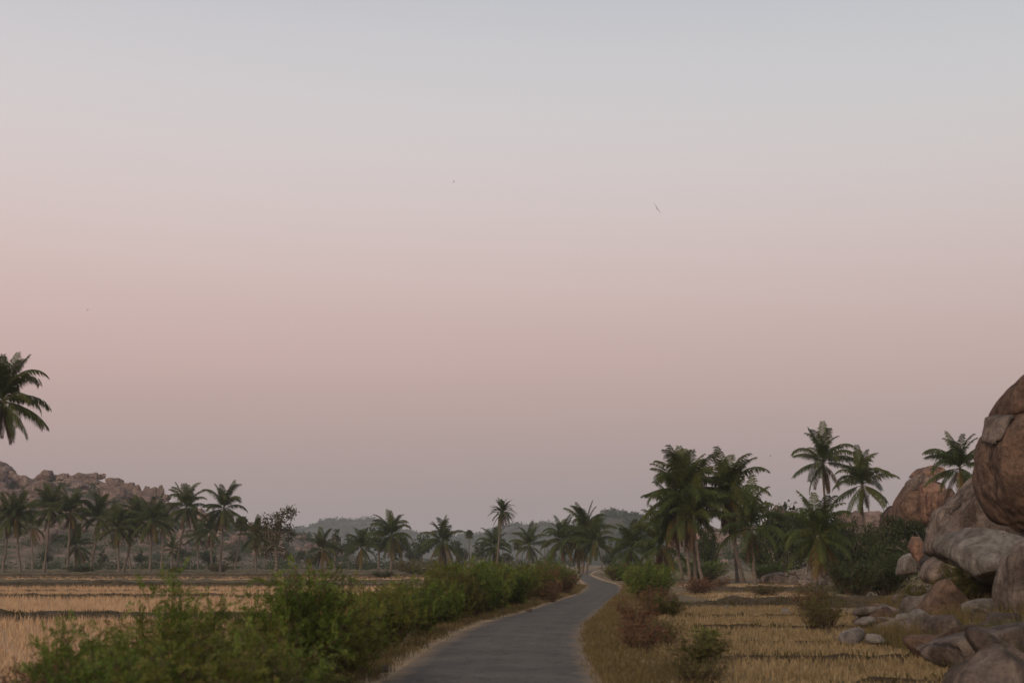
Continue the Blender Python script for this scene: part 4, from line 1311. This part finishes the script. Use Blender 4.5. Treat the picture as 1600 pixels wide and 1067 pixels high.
HG = "feathery green bushes forming the roadside hedge"
LB = [  # px, distance, top y in the photograph, width, kind, label
    (190, 13.2, 985, 0.80, "near", "blurred low hedge bush at the very bottom of the picture"),
    (300, 12.6, 990, 0.85, "near", "out-of-focus light green bush closest to the camera"),
    (165, 15.5, 958, 0.75, "near", "out-of-focus bush at the outer end of the hedge"),
    (395, 13.6, 985, 0.85, "near", "soft green bush just beside the closest blurred one"),
    (235, 17.0, 945, 0.85, "near", "spreading bush below the lone thin sprout"),
    (98, 17.6, 968, 0.45, "sprout", "small wispy bush edging the open straw at the hedge's outer end"),
    (440, 16.0, 962, 0.85, "near", "dense bush in front of the tallest feathery near bush"),
    (264, 18.0, 898, 0.85, "sprout", "lone thin sprout rising above the near hedge"),
    (330, 18.6, 944, 0.95, "near", "loose bush showing straw between its leaves"),
    (482, 19.6, 878, 1.20, "sprout", "tallest feathery near bush, narrow and upright"),
    (500, 20.4, 884, 1.10, "sprout", "feathery upright bush twinned with the tallest near one"),
    (478, 20.2, 918, 0.85, "near", "bush wrapped round the foot of the tallest feathery one"),
    (318, 21.0, 922, 0.80, "sprout", "open bush with drooping sprays in front of the stubble"),
    (408, 22.0, 912, 0.80, "sprout", "spindly dark sprays against the bright stubble"),
    (400, 23.0, 948, 0.85, "near", "low bush below the spindly dark sprays"),
    (530, 22.4, 910, 0.85, "near", "rounded bush next after the tallest feathery one"),
    (545, 26.0, 906, 0.90, "near", "hedge bush beside the broken stone on the road edge"),
    (455, 27.0, 935, 1.00, "near", "lower bush behind the one by the broken stone"),
    (592, 29.5, 897, 0.90, "mid", "bush overhanging the first sandy stretch of verge"),
    (612, 33.0, 904, 0.90, "mid", "bright leafy bush at the verge's sandy bay"),
    (555, 33.0, 912, 1.00, "mid", "bush behind the bright leafy one, field side"),
    (656, 36.0, 898, 0.85, "mid", "bush hanging fresh green sprays towards the asphalt"),
    (640, 40.0, 894, 1.05, "mid", "broad bush before the hedge begins to rise"),
    (690, 40.5, 900, 0.80, "mid", "verge bush where the hedge begins to rise"),
    (712, 44.0, 880, 1.00, "mid", "first of the tall dense hedge bushes"),
    (690, 47.0, 872, 1.05, "mid", "tall bush on the field side of the dense hedge"),
    (742, 47.6, 872, 1.10, "mid", "high rounded bush in the thickest part of hedge"),
    (728, 51.5, 868, 1.20, "mid", "highest field-side bush of the dense hedge"),
    (770, 52.5, 870, 1.15, "mid", "dense bush above the small reddish verge stone"),
    (762, 57.5, 866, 1.30, "mid", "broad crest bush beneath the date palm"),
    (802, 58.5, 874, 1.10, "mid", "yellow-flecked bush beside the middle road"),
    (800, 64.0, 872, 1.30, "mid", "bush behind the yellow-flecked one"),
    (828, 69.0, 874, 1.15, "mid", "hedge bush turning brown at its foot"),
    (856, 78.0, 864, 1.00, "mid", "pointed bush near the hedge's far end"),
    (868, 87.0, 878, 1.35, "mid", "green bush at the inside of the road bend"),
    (880, 97.0, 880, 1.35, "mid", "last green bush before the road bends away"),
    (862, 106.0, 880, 1.60, "far", "hazy bush closing the hedge at the bend"),
]
LB = [(at(px, 878, D).x, D, at(px, ty, D).z * (0.98 if kd == "sprout" else 0.91), w, kd, lab) for px, D, ty, w, kd, lab in LB]
for i, (x, y, h, w, kd, lab) in enumerate(LB):
    bush(kd, x, y, h, w, lab, 2000 + i, ("leaf_bush", "leaf_lime", "leaf_bush", "leaf_olive", "leaf_lime", "leaf_bush", "leaf_bush")[i % 7], HG)
for i, (x, y, h, w, lab) in enumerate((
        (1.75, 70.5, 1.75, 0.9, "reddish dry shrub in the far half of the hedge"),
        (1.65, 64.5, 1.0, 0.9, "low brown shrub at the hedge foot by the verge"),
        (2.85, 79.0, 1.3, 1.0, "rusty shrub under the pointed hedge bush"),
        (-5.65, 17.2, 0.62, 0.6, "withered weed in the corner before the straw"),
        (-6.0, 19.5, 0.55, 0.7, "brown weed patch at the edge of the straw plot"),
        (-2.75, 23.9, 0.5, 0.5, "dry shrub at the hedge foot beside the stone"))):
    bush("dry", x, y, h, w, lab, 2100 + i, "leaf_dry", "dry brown shrubs along the hedge")
GV = "bushes on the verge opposite the hedge"
for i, (kd, x, y, h, w, mt, lab) in enumerate((
        ("mid", 6.35, 68.0, 1.62, 1.25, "leaf_bush", "roundest green bush on the verge opposite the hedge"),
        ("mid", 7.2, 73.0, 1.70, 1.2, "leaf_bush", "green bush behind the roundest verge bush"),
        ("mid", 7.6, 84.0, 1.55, 1.2, "leaf_olive", "olive bush on the outside of the road bend"),
        ("mid", 8.9, 98.0, 1.5, 1.4, "leaf_bush", "bush at the outer kink of the road bend"),
        ("far", 9.9, 118.0, 1.5, 1.6, "leaf_bush", "farther bush past the outer kink of the road"),
        ("far", 10.4, 140.0, 1.5, 1.8, "leaf_olive", "hazy bush where the road disappears"),
        ("far", 12.8, 165.0, 1.7, 2.0, "leaf_bush", "pale bush under the palm clump by the road"),
        ("dry", 6.0, 60.5, 0.8, 0.9, "leaf_dry", "dry reddish shrub before the roundest verge bush"),
        ("dry", 5.1, 51.0, 0.85, 0.9, "leaf_dry", "rusty shrub where verge meets the far stubble plot"),
        ("mid", 4.95, 47.0, 0.75, 0.8, "leaf_olive", "small olive shrub above the rusty shrubs"),
        ("dry", 3.45, 40.0, 0.80, 0.80, "leaf_dry", "upper reddish-brown dry shrub on the grassy verge"),
        ("dry", 2.95, 34.0, 0.60, 0.60, "leaf_dry", "middle reddish-brown dry shrub on the grassy verge"),
        ("dry", 2.60, 29.0, 0.62, 0.62, "leaf_dry", "lower dark red dry shrub on the grassy verge"),
        ("dry", 3.20, 31.0, 0.62, 0.62, "leaf_olive", "faded shrub between dry verge shrubs and stubble"),
        ("sprout", 3.00, 24.2, 0.52, 0.85, "leaf_olive", "wispy green shrub at the verge bottom beside stubble"),
        ("sprout", 3.45, 25.5, 0.55, 0.8, "leaf_olive", "small pale green shrub in the stubble edge"),
        ("sprout", 3.9, 29.2, 0.5, 0.6, "leaf_bush", "tiny green shrub standing alone in the stubble"),
        ("dry", 2.70, 21.0, 0.45, 0.6, "leaf_olive", "low dull shrub at the bottom of the verge"))):
    bush(kd, x, y, h, w, lab, 2200 + i, mt, GV)
GS = "shrubs among the boulders and beside the plots"
for i, (kd, x, y, h, w, mt, lab) in enumerate((
        ("dry", 7.75, 37.0, 0.88, 0.62, "leaf_olive", "thin dark brushy shrub on the plot's far corner"),
        ("dry", 8.30, 38.5, 1.0, 0.62, "leaf_olive", "taller brushy shrub behind the thin dark one"),
        ("mid", 17.6, 74.0, 1.9, 1.6, "leaf_dark", "big dark spreading shrub below the slender palm"),
        ("mid", 19.8, 76.0, 2.2, 1.7, "leaf_dark", "dark shrub next to the reddish pillar stone"),
        ("mid", 18.9, 82.0, 1.6, 1.2, "leaf_dark", "dark shrub between the ruined wall and slender palm"),
        ("mid", 15.9, 50.5, 1.2, 0.9, "leaf_olive", "olive shrub growing under the tall sloping boulder"),
        ("mid", 12.4, 38.6, 1.0, 0.8, "leaf_olive", "shrub sprouting beside the gable-shaped boulder"),
        ("mid", 11.2, 39.5, 1.0, 0.75, "leaf_olive", "shrub in the shade left of the dark hollow"),
        ("dry", 10.6, 52.0, 0.85, 0.9, "leaf_dry", "dry scrub on the slope above the pale stones"),
        ("dry", 12.6, 60.0, 1.0, 1.1, "leaf_olive", "dull scrub between pale stones and dark shrubs"),
        ("far", 19.6, 148.0, 2.0, 3.0, "leaf_bush", "bright green bush glimpsed behind the big palm clump"),
        ("far", 24.5, 136.0, 1.9, 2.0, "leaf_bush", "bright bush next to the short yellow-green palm"),
        ("far", 14.5, 150.0, 1.9, 2.2, "leaf_bush", "bush behind the low palm with orange skirt"),
        ("far", 17.0, 128.0, 1.2, 1.8, "leaf_olive", "dull bush under the big palm clump"),
        ("far", 22.8, 128.0, 1.2, 1.6, "leaf_olive", "dull bush between bowed palm and ruined wall"),
        ("dry", 12.4, 90.0, 0.9, 1.6, "leaf_dry", "brown shrub mass at the foot of the big clump"),
        ("dry", 10.4, 80.0, 0.9, 1.4, "leaf_dry", "dry shrub on the bund before the big clump"),
        ("dry", 13.4, 76.0, 0.7, 1.4, "leaf_olive", "low dark shrub on the bund, middle of the plots"))):
    lab = lab.replace("left of", "by")
    bush(kd, x, y, h, w, lab, 2300 + i, mt, GS)


def grass_at(pts, h, seed, mat, per, spread, name, label, wid=0.006, lean=0.45):
    P = np.array([(x, y, gz(x, y)) for x, y in pts])
    return blades(name, P, h, 0.35, per, spread, lean, wid, M[mat], label, "grass", seed)


r = np.random.default_rng(55)
sl = []
while len(sl) < 620:
    y = r.uniform(22, 66)
    x = np.interp(y, PILE_Y, PILE_X) + abs(r.normal(scale=2.0)) + 0.1
    sl.append((x, y))
grass_at(sl, 0.26, 56, "grass_dry", 26, 0.22, "slope_grass", "dry brown grass covering the slope between the boulders")
gt = [(8.3 + r.normal(scale=.22), 24.8 + r.normal(scale=.4)) for _ in range(26)]
grass_at(gt, 0.42, 57, "grass_green", 34, 0.10, "green_grass", "fresh green grass behind the long low grey ledge")
gt = [(9.6 + r.normal(scale=.5), 33 + r.normal(scale=1.2)) for _ in range(40)] + [(8.4 + r.normal(scale=.3), 31.5 + r.normal(scale=.6)) for _ in range(22)] + [(13.6 + r.normal(scale=.9), 46 + r.normal(scale=1.5)) for _ in range(40)]
grass_at(gt, 0.32, 58, "grass_dry", 30, 0.14, "tall_grass", "tall olive grass clumps in front of the boulders")


# ------------------------------------------------------------------ broadleaf trees
LQ = (np.array([[0, 0, 0], [0.5, 0.28, 0.03], [1, 0, -0.04], [0.5, -0.28, 0.03]]), np.array([[0, 1, 2, 3]]))


def tree_parts(seed, trunk_pts, trunk_r, clumps, per, leaf):
    """clumps: (x, y, z, radius). Limbs run from the trunk to each clump."""
    r = np.random.default_rng(seed)
    b = Builder()
    tp = np.array(trunk_pts, float)
    s = np.linspace(0, 1, len(tp))
    ss = np.linspace(0, 1, 9)
    path = np.stack([np.interp(ss, s, tp[:, j]) for j in range(3)], -1)
    path[1:-1] += r.normal(scale=trunk_r * 0.25, size=(7, 3))
    b.add(*tube(path, trunk_r * (1 - 0.55 * ss + 0.4 * np.exp(-ss * 9)), 8))
    pos, dirs, scl = [], [], []
    for (cx, cy, cz, cr) in clumps:
        c = np.array([cx, cy, cz])
        t = r.uniform(0.45, 0.98)
        st = np.array([np.interp(t, ss, path[:, j]) for j in range(3)])
        mid = (st + c) / 2 + r.normal(scale=0.12 * np.linalg.norm(c - st) + 0.01, size=3) + np.array([0, 0, -0.08 * np.linalg.norm(c - st)])
        b.add(*tube([st, mid, c], [trunk_r * 0.42, trunk_r * 0.25, trunk_r * 0.08], 5))
        for _ in range(4):
            e = c + r.normal(scale=cr * 0.55, size=3)
            b.add(*tube([c * 0.7 + mid * 0.3, (c + e) / 2, e], [trunk_r * 0.1, trunk_r * 0.07, trunk_r * 0.03], 3))
        m = max(8, int(per * (cr ** 1.7)))
        d = r.normal(size=(m, 3))
        d /= np.linalg.norm(d, axis=1)[:, None]
        rad = cr * r.random(m) ** 0.45 * (1 + 0.25 * r.normal(size=m))
        p = c + d * rad[:, None] * np.array([1.05, 1.05, 0.8])
        pos.append(p)
        dirs.append(d + r.normal(scale=0.6, size=d.shape))
        scl.append(leaf * r.uniform(0.6, 1.4, m))
    pos, dirs, scl = np.concatenate(pos), np.concatenate(dirs), np.concatenate(scl)
    V, F = instance(LQ[0], LQ[1], rand_rot(len(pos), r), pos, scl)
    return b.mesh("trunk", True), make_mesh("crown", V, F)


def place_tree(parts, base, label, mat, group=None, sc=(1, 1, 1), rz=0.0, name="tree"):
    tk, cr = parts
    root = add_obj(name, None, loc=base, rot=(0, 0, rz))
    tag(root, label, "tree", group)
    add_obj("trunk", tk, M["bark"], root, scale=sc)
    key = (cr.name, mat)
    if key not in LEAFCOPY:
        c = cr if len(cr.materials) == 0 else cr.copy()
        c.materials.clear()
        c.materials.append(M[mat])
        LEAFCOPY[key] = c
    add_obj("crown", LEAFCOPY[key], None, root, scale=sc)
    return root


# the leaning broadleaf tree in the stubble
Dt = 168.0
tb = at(433, 904, Dt)
tb.z = 0


def tl(px, py, dy=0.0):
    p = at(px, py, Dt) - tb
    return (p.x, dy, p.z)


r = np.random.default_rng(91)
cl = []
for (px, py, cr) in ((412, 822, 1.2), (405, 838, 1.2), (402, 852, 0.9), (420, 812, 1.1), (432, 806, 1.0), (444, 802, 0.9), (452, 796, 0.85), (458, 800, 0.7), (455, 808, 0.7), (440, 816, 1.1), (448, 825, 1.0),
                     (455, 834, 0.6), (430, 825, 1.2), (420, 836, 1.2), (432, 842, 1.0), (414, 852, 1.0), (424, 858, 0.8), (446, 842, 0.7), (441, 858, 0.7), (448, 868, 0.65), (453, 872, 0.5), (400, 828, 0.9), (396, 846, 0.7), (410, 866, 0.6)):
    p = tl(px, py, r.normal(scale=1.3))
    cl.append((*p, cr * 0.85))
place_tree(tree_parts(92, [(0, 0, -0.1), tl(434, 880), tl(431, 858), tl(428, 832), tl(440, 812)], 0.26, cl, 150, 0.26), tb,
           "dark open-crowned broadleaf tree leaning towards the hedge, beside the palm row", "leaf_tree")


def round_tree(seed, H, W, per=60, leaf=0.42, low=0.3, n=26):
    r = np.random.default_rng(seed)
    cl = []
    for k in range(n):
        d = r.normal(size=3)
        d /= np.linalg.norm(d)
        q = r.random() ** 0.5
        cl.append((d[0] * q * W * 0.40, d[1] * q * W * 0.40, H * (low + (1 - low) * 0.5) + d[2] * q * H * (1 - low) * 0.40, W * r.uniform(0.10, 0.19)))
    return tree_parts(seed + 1, [(0, 0, -0.2), (0.1, 0, H * 0.3), (0, 0.1, H * 0.62), (0.1, 0, H * 0.8)], 0.03 * H + 0.05, cl, per, leaf)


RT = {"round": [round_tree(1200, 6, 5.5), round_tree(1210, 6, 5.0, n=22), round_tree(1220, 6, 6.0, n=30)],
      "slim": [round_tree(1230, 7, 2.6, per=130, n=20, low=0.12), round_tree(1240, 7, 3.0, per=130, n=20, low=0.2)],
      "dense": [round_tree(1250, 6, 7.0, per=75, leaf=0.36, low=0.02, n=44), round_tree(1260, 6, 6.5, per=75, leaf=0.36, low=0.02, n=44)]}
GT = "hazy round-crowned trees beyond the fields"
for i, (px, pt, D, wpx, kd, lab) in enumerate((
        (592, 826, 255, 44, "round", "large dark tree behind the lone well-rounded palm"),
        (627, 836, 262, 34, "round", "tree filling the gap after the lone well-rounded palm"),
        (525, 823, 265, 24, "slim", "slim dark tree between stout green palm and orange-fronded palm"),
        (660, 838, 300, 34, "round", "round hazy tree before the lopsided palm"),
        (713, 842, 310, 26, "round", "round hazy tree just past the lopsided palm"),
        (722, 856, 330, 18, "round", "small round tree at the slim fan palm's foot"),
        (744, 845, 370, 15, "slim", "blue-grey slim tree after the slim fan palm"),
        (752, 850, 360, 14, "slim", "second blue-grey slim tree after the slim fan palm"),
        (646, 858, 320, 26, "round", "low tree at the foot of the round hazy one"),
        (545, 838, 300, 24, "round", "brownish tree behind the orange-fronded palm"),
        (790, 862, 280, 26, "round", "low tree at the date palm's foot"),
        (862, 858, 380, 16, "round", "pale tree below the blue hill"),
        (953, 846, 330, 15, "slim", "upright hazy tree beyond the road bend"),
        (968, 844, 340, 18, "slim", "taller hazy tree beyond the road bend"),
        (950, 866, 300, 20, "round", "low hazy tree beyond the road bend"),
        (1010, 838, 250, 26, "round", "dim tree behind the bushy low palm"),
        (470, 858, 290, 22, "round", "grey-green tree at the hill's end"),
        (486, 866, 280, 18, "round", "low tree beside the stout green palm"),
        (75, 850, 290, 18, "slim", "blue-green slim tree behind the third palm of the row"),
        (68, 862, 280, 20, "round", "dim tree low behind the field row's third palm"),
        (160, 858, 285, 18, "slim", "dim slim tree behind the fifth palm of the row"),
        (220, 862, 290, 24, "round", "dim round tree behind the seventh palm of the row"),
        (285, 856, 300, 30, "round", "dim tree behind the ninth palm of the row"),
        (325, 860, 285, 26, "round", "greenish tree under the tenth palm's neighbour"),
        (365, 862, 300, 24, "round", "dark tree low behind the curved fan palm"),
        (130, 862, 285, 22, "round", "dim tree low behind the fourth palm of the row"))):
    p = at(px, pt, D)
    H = p.z
    W = wpx * D / FPX
    parts = RT[kd][i % len(RT[kd])]
    H0, W0 = (6, 5.5) if kd == "round" else (7, 2.8)
    place_tree(parts, (p.x, D, -0.1), lab, "leaf_far", GT, (W / W0 * 1.15, W / W0 * 1.15, H / H0 * 1.1), i * 1.3)
GD = "dense dark trees on the rocky rise"
for i, (px, pt, D, wpx, lab) in enumerate((
        (1222, 790, 158, 74, "dense dark tree filling the gap between short palm and squat palm"),
        (1250, 802, 150, 56, "dark tree directly behind the squat palm by the wall"),
        (1310, 812, 148, 60, "dark tree under the tallest palm's trunk"),
        (1394, 806, 112, 56, "dark bushy tree below the orange rock stack"),
        (1362, 818, 118, 46, "dark bushy tree beside the bare slender palm trunk"),
        (1428, 812, 108, 50, "leafy tree at the foot of the tall sloping boulder"),
        (1340, 838, 108, 60, "low dark thicket tree behind the big dark shrub"),
        (1185, 836, 165, 50, "shadowy tree behind the short yellow-green palm"),
        (1105, 832, 185, 40, "dark tree seen between the big clump and the bowed palm"),
        (1290, 846, 132, 40, "low dark tree behind the ruined wall"),
        (1400, 846, 88, 56, "dark leafy tree above the reddish pillar stone"),
        (1488, 785, 118, 16, "small dark tree growing from the rock stack's flank"))):
    p = at(px, pt, D)
    g0 = gz(p.x, D)
    parts = RT["dense"][i % 2]
    W = wpx * D / FPX
    place_tree(parts, (p.x, D, g0 - 0.2), lab, "leaf_dark", GD, (W / 5.6, W / 5.6, (p.z - g0) / 4.9), i * 1.9)


# far scrub: uncountable low cover along the plain and on the hills
def scrub(name, centres, leaf, per, label, seed, mat="leaf_far"):
    r = np.random.default_rng(seed)
    pos, scl = [], []
    for (x, y, z, w, h) in centres:
        m = int(per * r.uniform(0.7, 1.3))
        d = r.normal(size=(m, 3))
        d /= np.linalg.norm(d, axis=1)[:, None]
        d[:, 2] = np.abs(d[:, 2])
        pos.append(np.array([x, y, z]) + d * (r.random(m) ** 0.4)[:, None] * np.array([w, w, h]))
        scl.append(leaf * r.uniform(0.6, 1.4, m) * (0.6 + 0.4 * y / 400))
    pos, scl = np.concatenate(pos), np.concatenate(scl)
    V, F = instance(LQ[0], LQ[1], rand_rot(len(pos), r), pos, scl)
    return tag(add_obj(name, make_mesh(name, V, F), M[mat]), label, "scrub", kind="stuff")


r = np.random.default_rng(66)
cs = []
for _ in range(270):
    px, D = r.uniform(-20, 1060), r.uniform(262, 470)
    x = at(px, 878, D).x
    if abs(x - np.interp(D, ROAD_D, (ROAD_L + ROAD_R) / 2)) < 5:
        continue
    cs.append((x, D, max(0, hz(x, D)), r.uniform(1.4, 3.6), r.uniform(1.0, 3.2)))
scrub("plain_scrub", cs, 0.5, 85, "hazy grey-green scrub along the plain's far edge", 67)
cs = []
for _ in range(300):
    px, D = r.uniform(-40, 540), r.uniform(380, 475)
    x = at(px, 878, D).x
    z = hz(x, D)
    if z > 1:
        cs.append((x, D, z, r.uniform(1.2, 3.2), r.uniform(0.9, 2.4)))
for _ in range(220):
    px, D = r.uniform(1030, 1420), r.uniform(325, 425)
    x = at(px, 878, D).x
    z = hzr(x, D)
    if z > 0.6:
        cs.append((x, D, z, r.uniform(1.2, 2.8), r.uniform(0.9, 2.2)))
scrub("hill_scrub", cs, 0.55, 60, "grey-green scrub dotted over the boulder hills", 68)
cs = []
for (hf, D0, D1, p0, p1, n) in ((fz3, 850, 1055, 880, 1200, 380), (fz2, 1600, 1900, 700, 1240, 360), (fz1, 1950, 2300, 400, 840, 420)):
    for _ in range(n):
        px, D = r.uniform(p0, p1), D0 + (D1 - D0) * r.random() ** 0.6
        x = at(px, 878, D).x
        z = hf(x, D)
        if z > 1:
            cs.append((x, D, z - 0.5, D * 0.004 * r.uniform(0.6, 1.3), D * 0.0022 * r.uniform(0.6, 1.4)))
scrub("far_hill_scrub", cs, 1.1, 34, "bluish scrub covering the far hazy hills", 69)

# low growth on the plots' far edges, each a small shrub
for i, (px, D, h, w, lab) in enumerate((
        (127, 208, 1.3, 2.0, "dark low shrub at the foot of the field row, by its fourth palm"),
        (275, 216, 1.1, 1.4, "small shrub at the ninth row palm's foot"),
        (342, 232, 1.6, 1.8, "greenish shrub behind the tenth row palm's foot"),
        (655, 180, 1.2, 2.2, "low green shrub in the far stubble, below the round hazy tree"),
        (598, 150, 0.9, 1.2, "small dark shrub in the stubble below the lone palm"),
        (700, 240, 2.2, 3.2, "broad dull shrub behind the lopsided palm"),
        (640, 250, 2.2, 3.2, "pale shrub line behind the lone palm"))):
    x = at(px, 878, D).x
    bush("far", x, D, h, w, lab, 2400 + i, "leaf_dark" if i in (0, 4) else "leaf_olive", "low shrubs in the far stubble")

# ------------------------------------------------------------------ ruined wall, blue bundle, birds
Dw = 112.0
wp = at(1261, 905, Dw)
wall = add_obj("ruined_wall", None, loc=(wp.x, Dw, gz(wp.x, Dw)))
tag(wall, "low ruined stone wall with a broken top beside the squat palm", "wall")


def wall_mesh(w, h, d, seed, prof):
    n = 26
    xs_ = np.linspace(-w / 2, w / 2, n)
    zs = np.linspace(0, 1, 8)
    top = h * np.interp(np.linspace(0, 1, n), np.linspace(0, 1, len(prof)), prof)
    r = np.random.default_rng(seed)
    top = top + r.normal(scale=0.02, size=n)
    V, F = [], []
    for sgn in (-1, 1):
        for z in zs:
            for i in range(n):
                V.append((xs_[i], sgn * d / 2 + r.normal(scale=0.015), z * top[i] - 0.1))
    m = len(zs)
    for s in (0, 1):
        o = s * n * m
        for a in range(m - 1):
            for i in range(n - 1):
                q = (o + a * n + i, o + a * n + i + 1, o + (a + 1) * n + i + 1, o + (a + 1) * n + i)
                F.append(q if s == 0 else q[::-1])
    for i in range(n - 1):
        F.append(((m - 1) * n + i, (m - 1) * n + i + 1, 2 * m * n - n + i + 1, 2 * m * n - n + i))
    for i in (0, n - 1):
        for a in range(m - 1):
            F.append((a * n + i, (a + 1) * n + i, n * m + (a + 1) * n + i, n * m + a * n + i))
    return make_mesh("wall_body", V, F)


add_obj("masonry", wall_mesh(3.4, 1.45, 0.55, 5, [0.8, 0.84, 0.86, 0.95, 1.05, 1.0, 1.02, 0.95]), M["rock_pale"], wall)
boulder([(1186, 908), (1190, 900), (1214, 894), (1232, 895), (1234, 910), (1196, 912)], 118, 1.4, G, "sloping grey slab lying against the ruined wall", front=(0, -1, 0.7), seed=161, p=9, sub=4)
boulder([(1236, 914), (1246, 905), (1280, 904), (1298, 914)], 106, 1.6, G, "flat rubble slab in front of the ruined wall", front=(0, -1, 0.8), seed=162, p=9, sub=4)

m, nt, b = new_mat("blue_cloth", 0.9)
nn = noise_node(nt, None, 8.0, 4)
rc = ramp(nt, nn.outputs["Fac"], [(0.3, (0.02, 0.06, 0.13)), (0.7, (0.05, 0.13, 0.24))])
nt.links.new(rc.outputs[0], b.inputs["Base Color"])
bp = at(197, 915, 103.0)
v, f = facet_shape([((*np.random.default_rng(5).normal(size=3),), 0.9), ((1, 0, 0), 1), ((-1, 0, 0), 1), ((0, 1, 0), 1), ((0, -1, 0), 1), ((0, 0, 1), 0.85), ((0, 0, -1), 0.85)], 3, 6, 0.16, 1.0, 7)
tag(add_obj("cloth_bundle", make_mesh("cloth_bundle", v * np.array([0.28, 0.2, 0.17]), f, True), m, None, (bp.x, 101.8, 0.17)), "small blue cloth bundle left on the dark field bund", "bundle")

m, nt, b = new_mat("bird_feather", 0.8)
nn = noise_node(nt, None, 30.0, 3)
rc = ramp(nt, nn.outputs["Fac"], [(0.3, (0.03, 0.02, 0.02)), (0.7, (0.07, 0.05, 0.045))])
nt.links.new(rc.outputs[0], b.inputs["Base Color"])
M["bird"] = m


def bird_mesh():
    """A swift in flight: spindle body, forked tail and two long swept wings."""
    bld = Builder()
    xs_ = np.array([-0.13, -0.09, -0.04, 0.02, 0.07, 0.105, 0.125])
    rr2 = np.array([0.006, 0.016, 0.026, 0.030, 0.026, 0.017, 0.003])
    bld.add(*tube(np.stack([xs_, 0 * xs_, 0 * xs_], -1), rr2, 10))
    for sg in (-1, 1):
        lead = [(0.055, 0.02), (0.075, 0.12), (0.03, 0.26), (-0.06, 0.42)]
        trail = [(-0.03, 0.02), (-0.015, 0.12), (-0.035, 0.26), (-0.065, 0.425)]
        up = [0.012, 0.035, 0.045, 0.02]
        V = []
        for (a, c), (d, e), u in zip(lead, trail, up):
            V += [(a, sg * c, u + 0.006), (d, sg * e, u), (a, sg * c, u - 0.004), (d, sg * e, u - 0.003)]
        F = []
        for k in range(3):
            q = k * 4
            F += [(q, q + 1, q + 5, q + 4), (q + 2, q + 6, q + 7, q + 3), (q, q + 4, q + 6, q + 2), (q + 1, q + 3, q + 7, q + 5)]
        bld.add(V, F)
        bld.add([(-0.10, 0, 0.006), (-0.11, sg * 0.018, 0.004), (-0.21, sg * 0.045, 0.0), (-0.15, sg * 0.004, 0.002)], [(0, 1, 2, 3)])
    return bld.mesh("bird", True)


bme = bird_mesh()
bd = add_obj("bird", bme, M["bird"], None, at(1026.5, 326, 88), (R(58), R(-6), R(92)))
tag(bd, "single swift in the open sky with wings spread, largest of the birds", "bird", "birds in the evening sky")
for i, (px, py, lab) in enumerate(((317, 113, "speck of a bird high in the sky, uppermost one"), (556, 189, "speck of a bird just below the uppermost one"),
                                   (709, 284, "speck of a bird level with mid sky before the swift"), (137, 484, "speck of a bird above the palm at the picture's edge"),
                                   (1204, 712, "speck of a bird between bowed palm and topmost crown"))):
    o = add_obj("bird", bme, None, None, at(px, py, 300), (R(20 * i), R(-12), R(40 + 70 * i)), (1.0, 1.0, 1.0))
    tag(o, lab, "bird", "birds in the evening sky")

# ------------------------------------------------------------------ evening haze
bm = bmesh.new()
bmesh.ops.create_cube(bm, size=1.0)
me = bpy.data.meshes.new("haze")
bm.to_mesh(me)
bm.free()
hm = bpy.data.materials.new("haze_air")
hm.use_nodes = True
nt = hm.node_tree
nt.nodes.clear()
vo = nt.nodes.new("ShaderNodeOutputMaterial")
pv = nt.nodes.new("ShaderNodeVolumePrincipled")
pv.inputs["Color"].default_value = (0.80, 0.84, 0.90, 1)
pv.inputs["Density"].default_value = 0.00019
pv.inputs["Anisotropy"].default_value = 0.0
nt.links.new(pv.outputs[0], vo.inputs["Volume"])
me.materials.append(hm)
hz_o = bpy.data.objects.new("haze", me)
col.objects.link(hz_o)
# wraps the ground sheet too: from below the lowest ground up to just above the highest hill
hz_o.location = (0, 4300, 59)
hz_o.scale = (12100, 9500, 121)
tag(hz_o, "thin evening haze over the whole plain", "haze", kind="stuff")
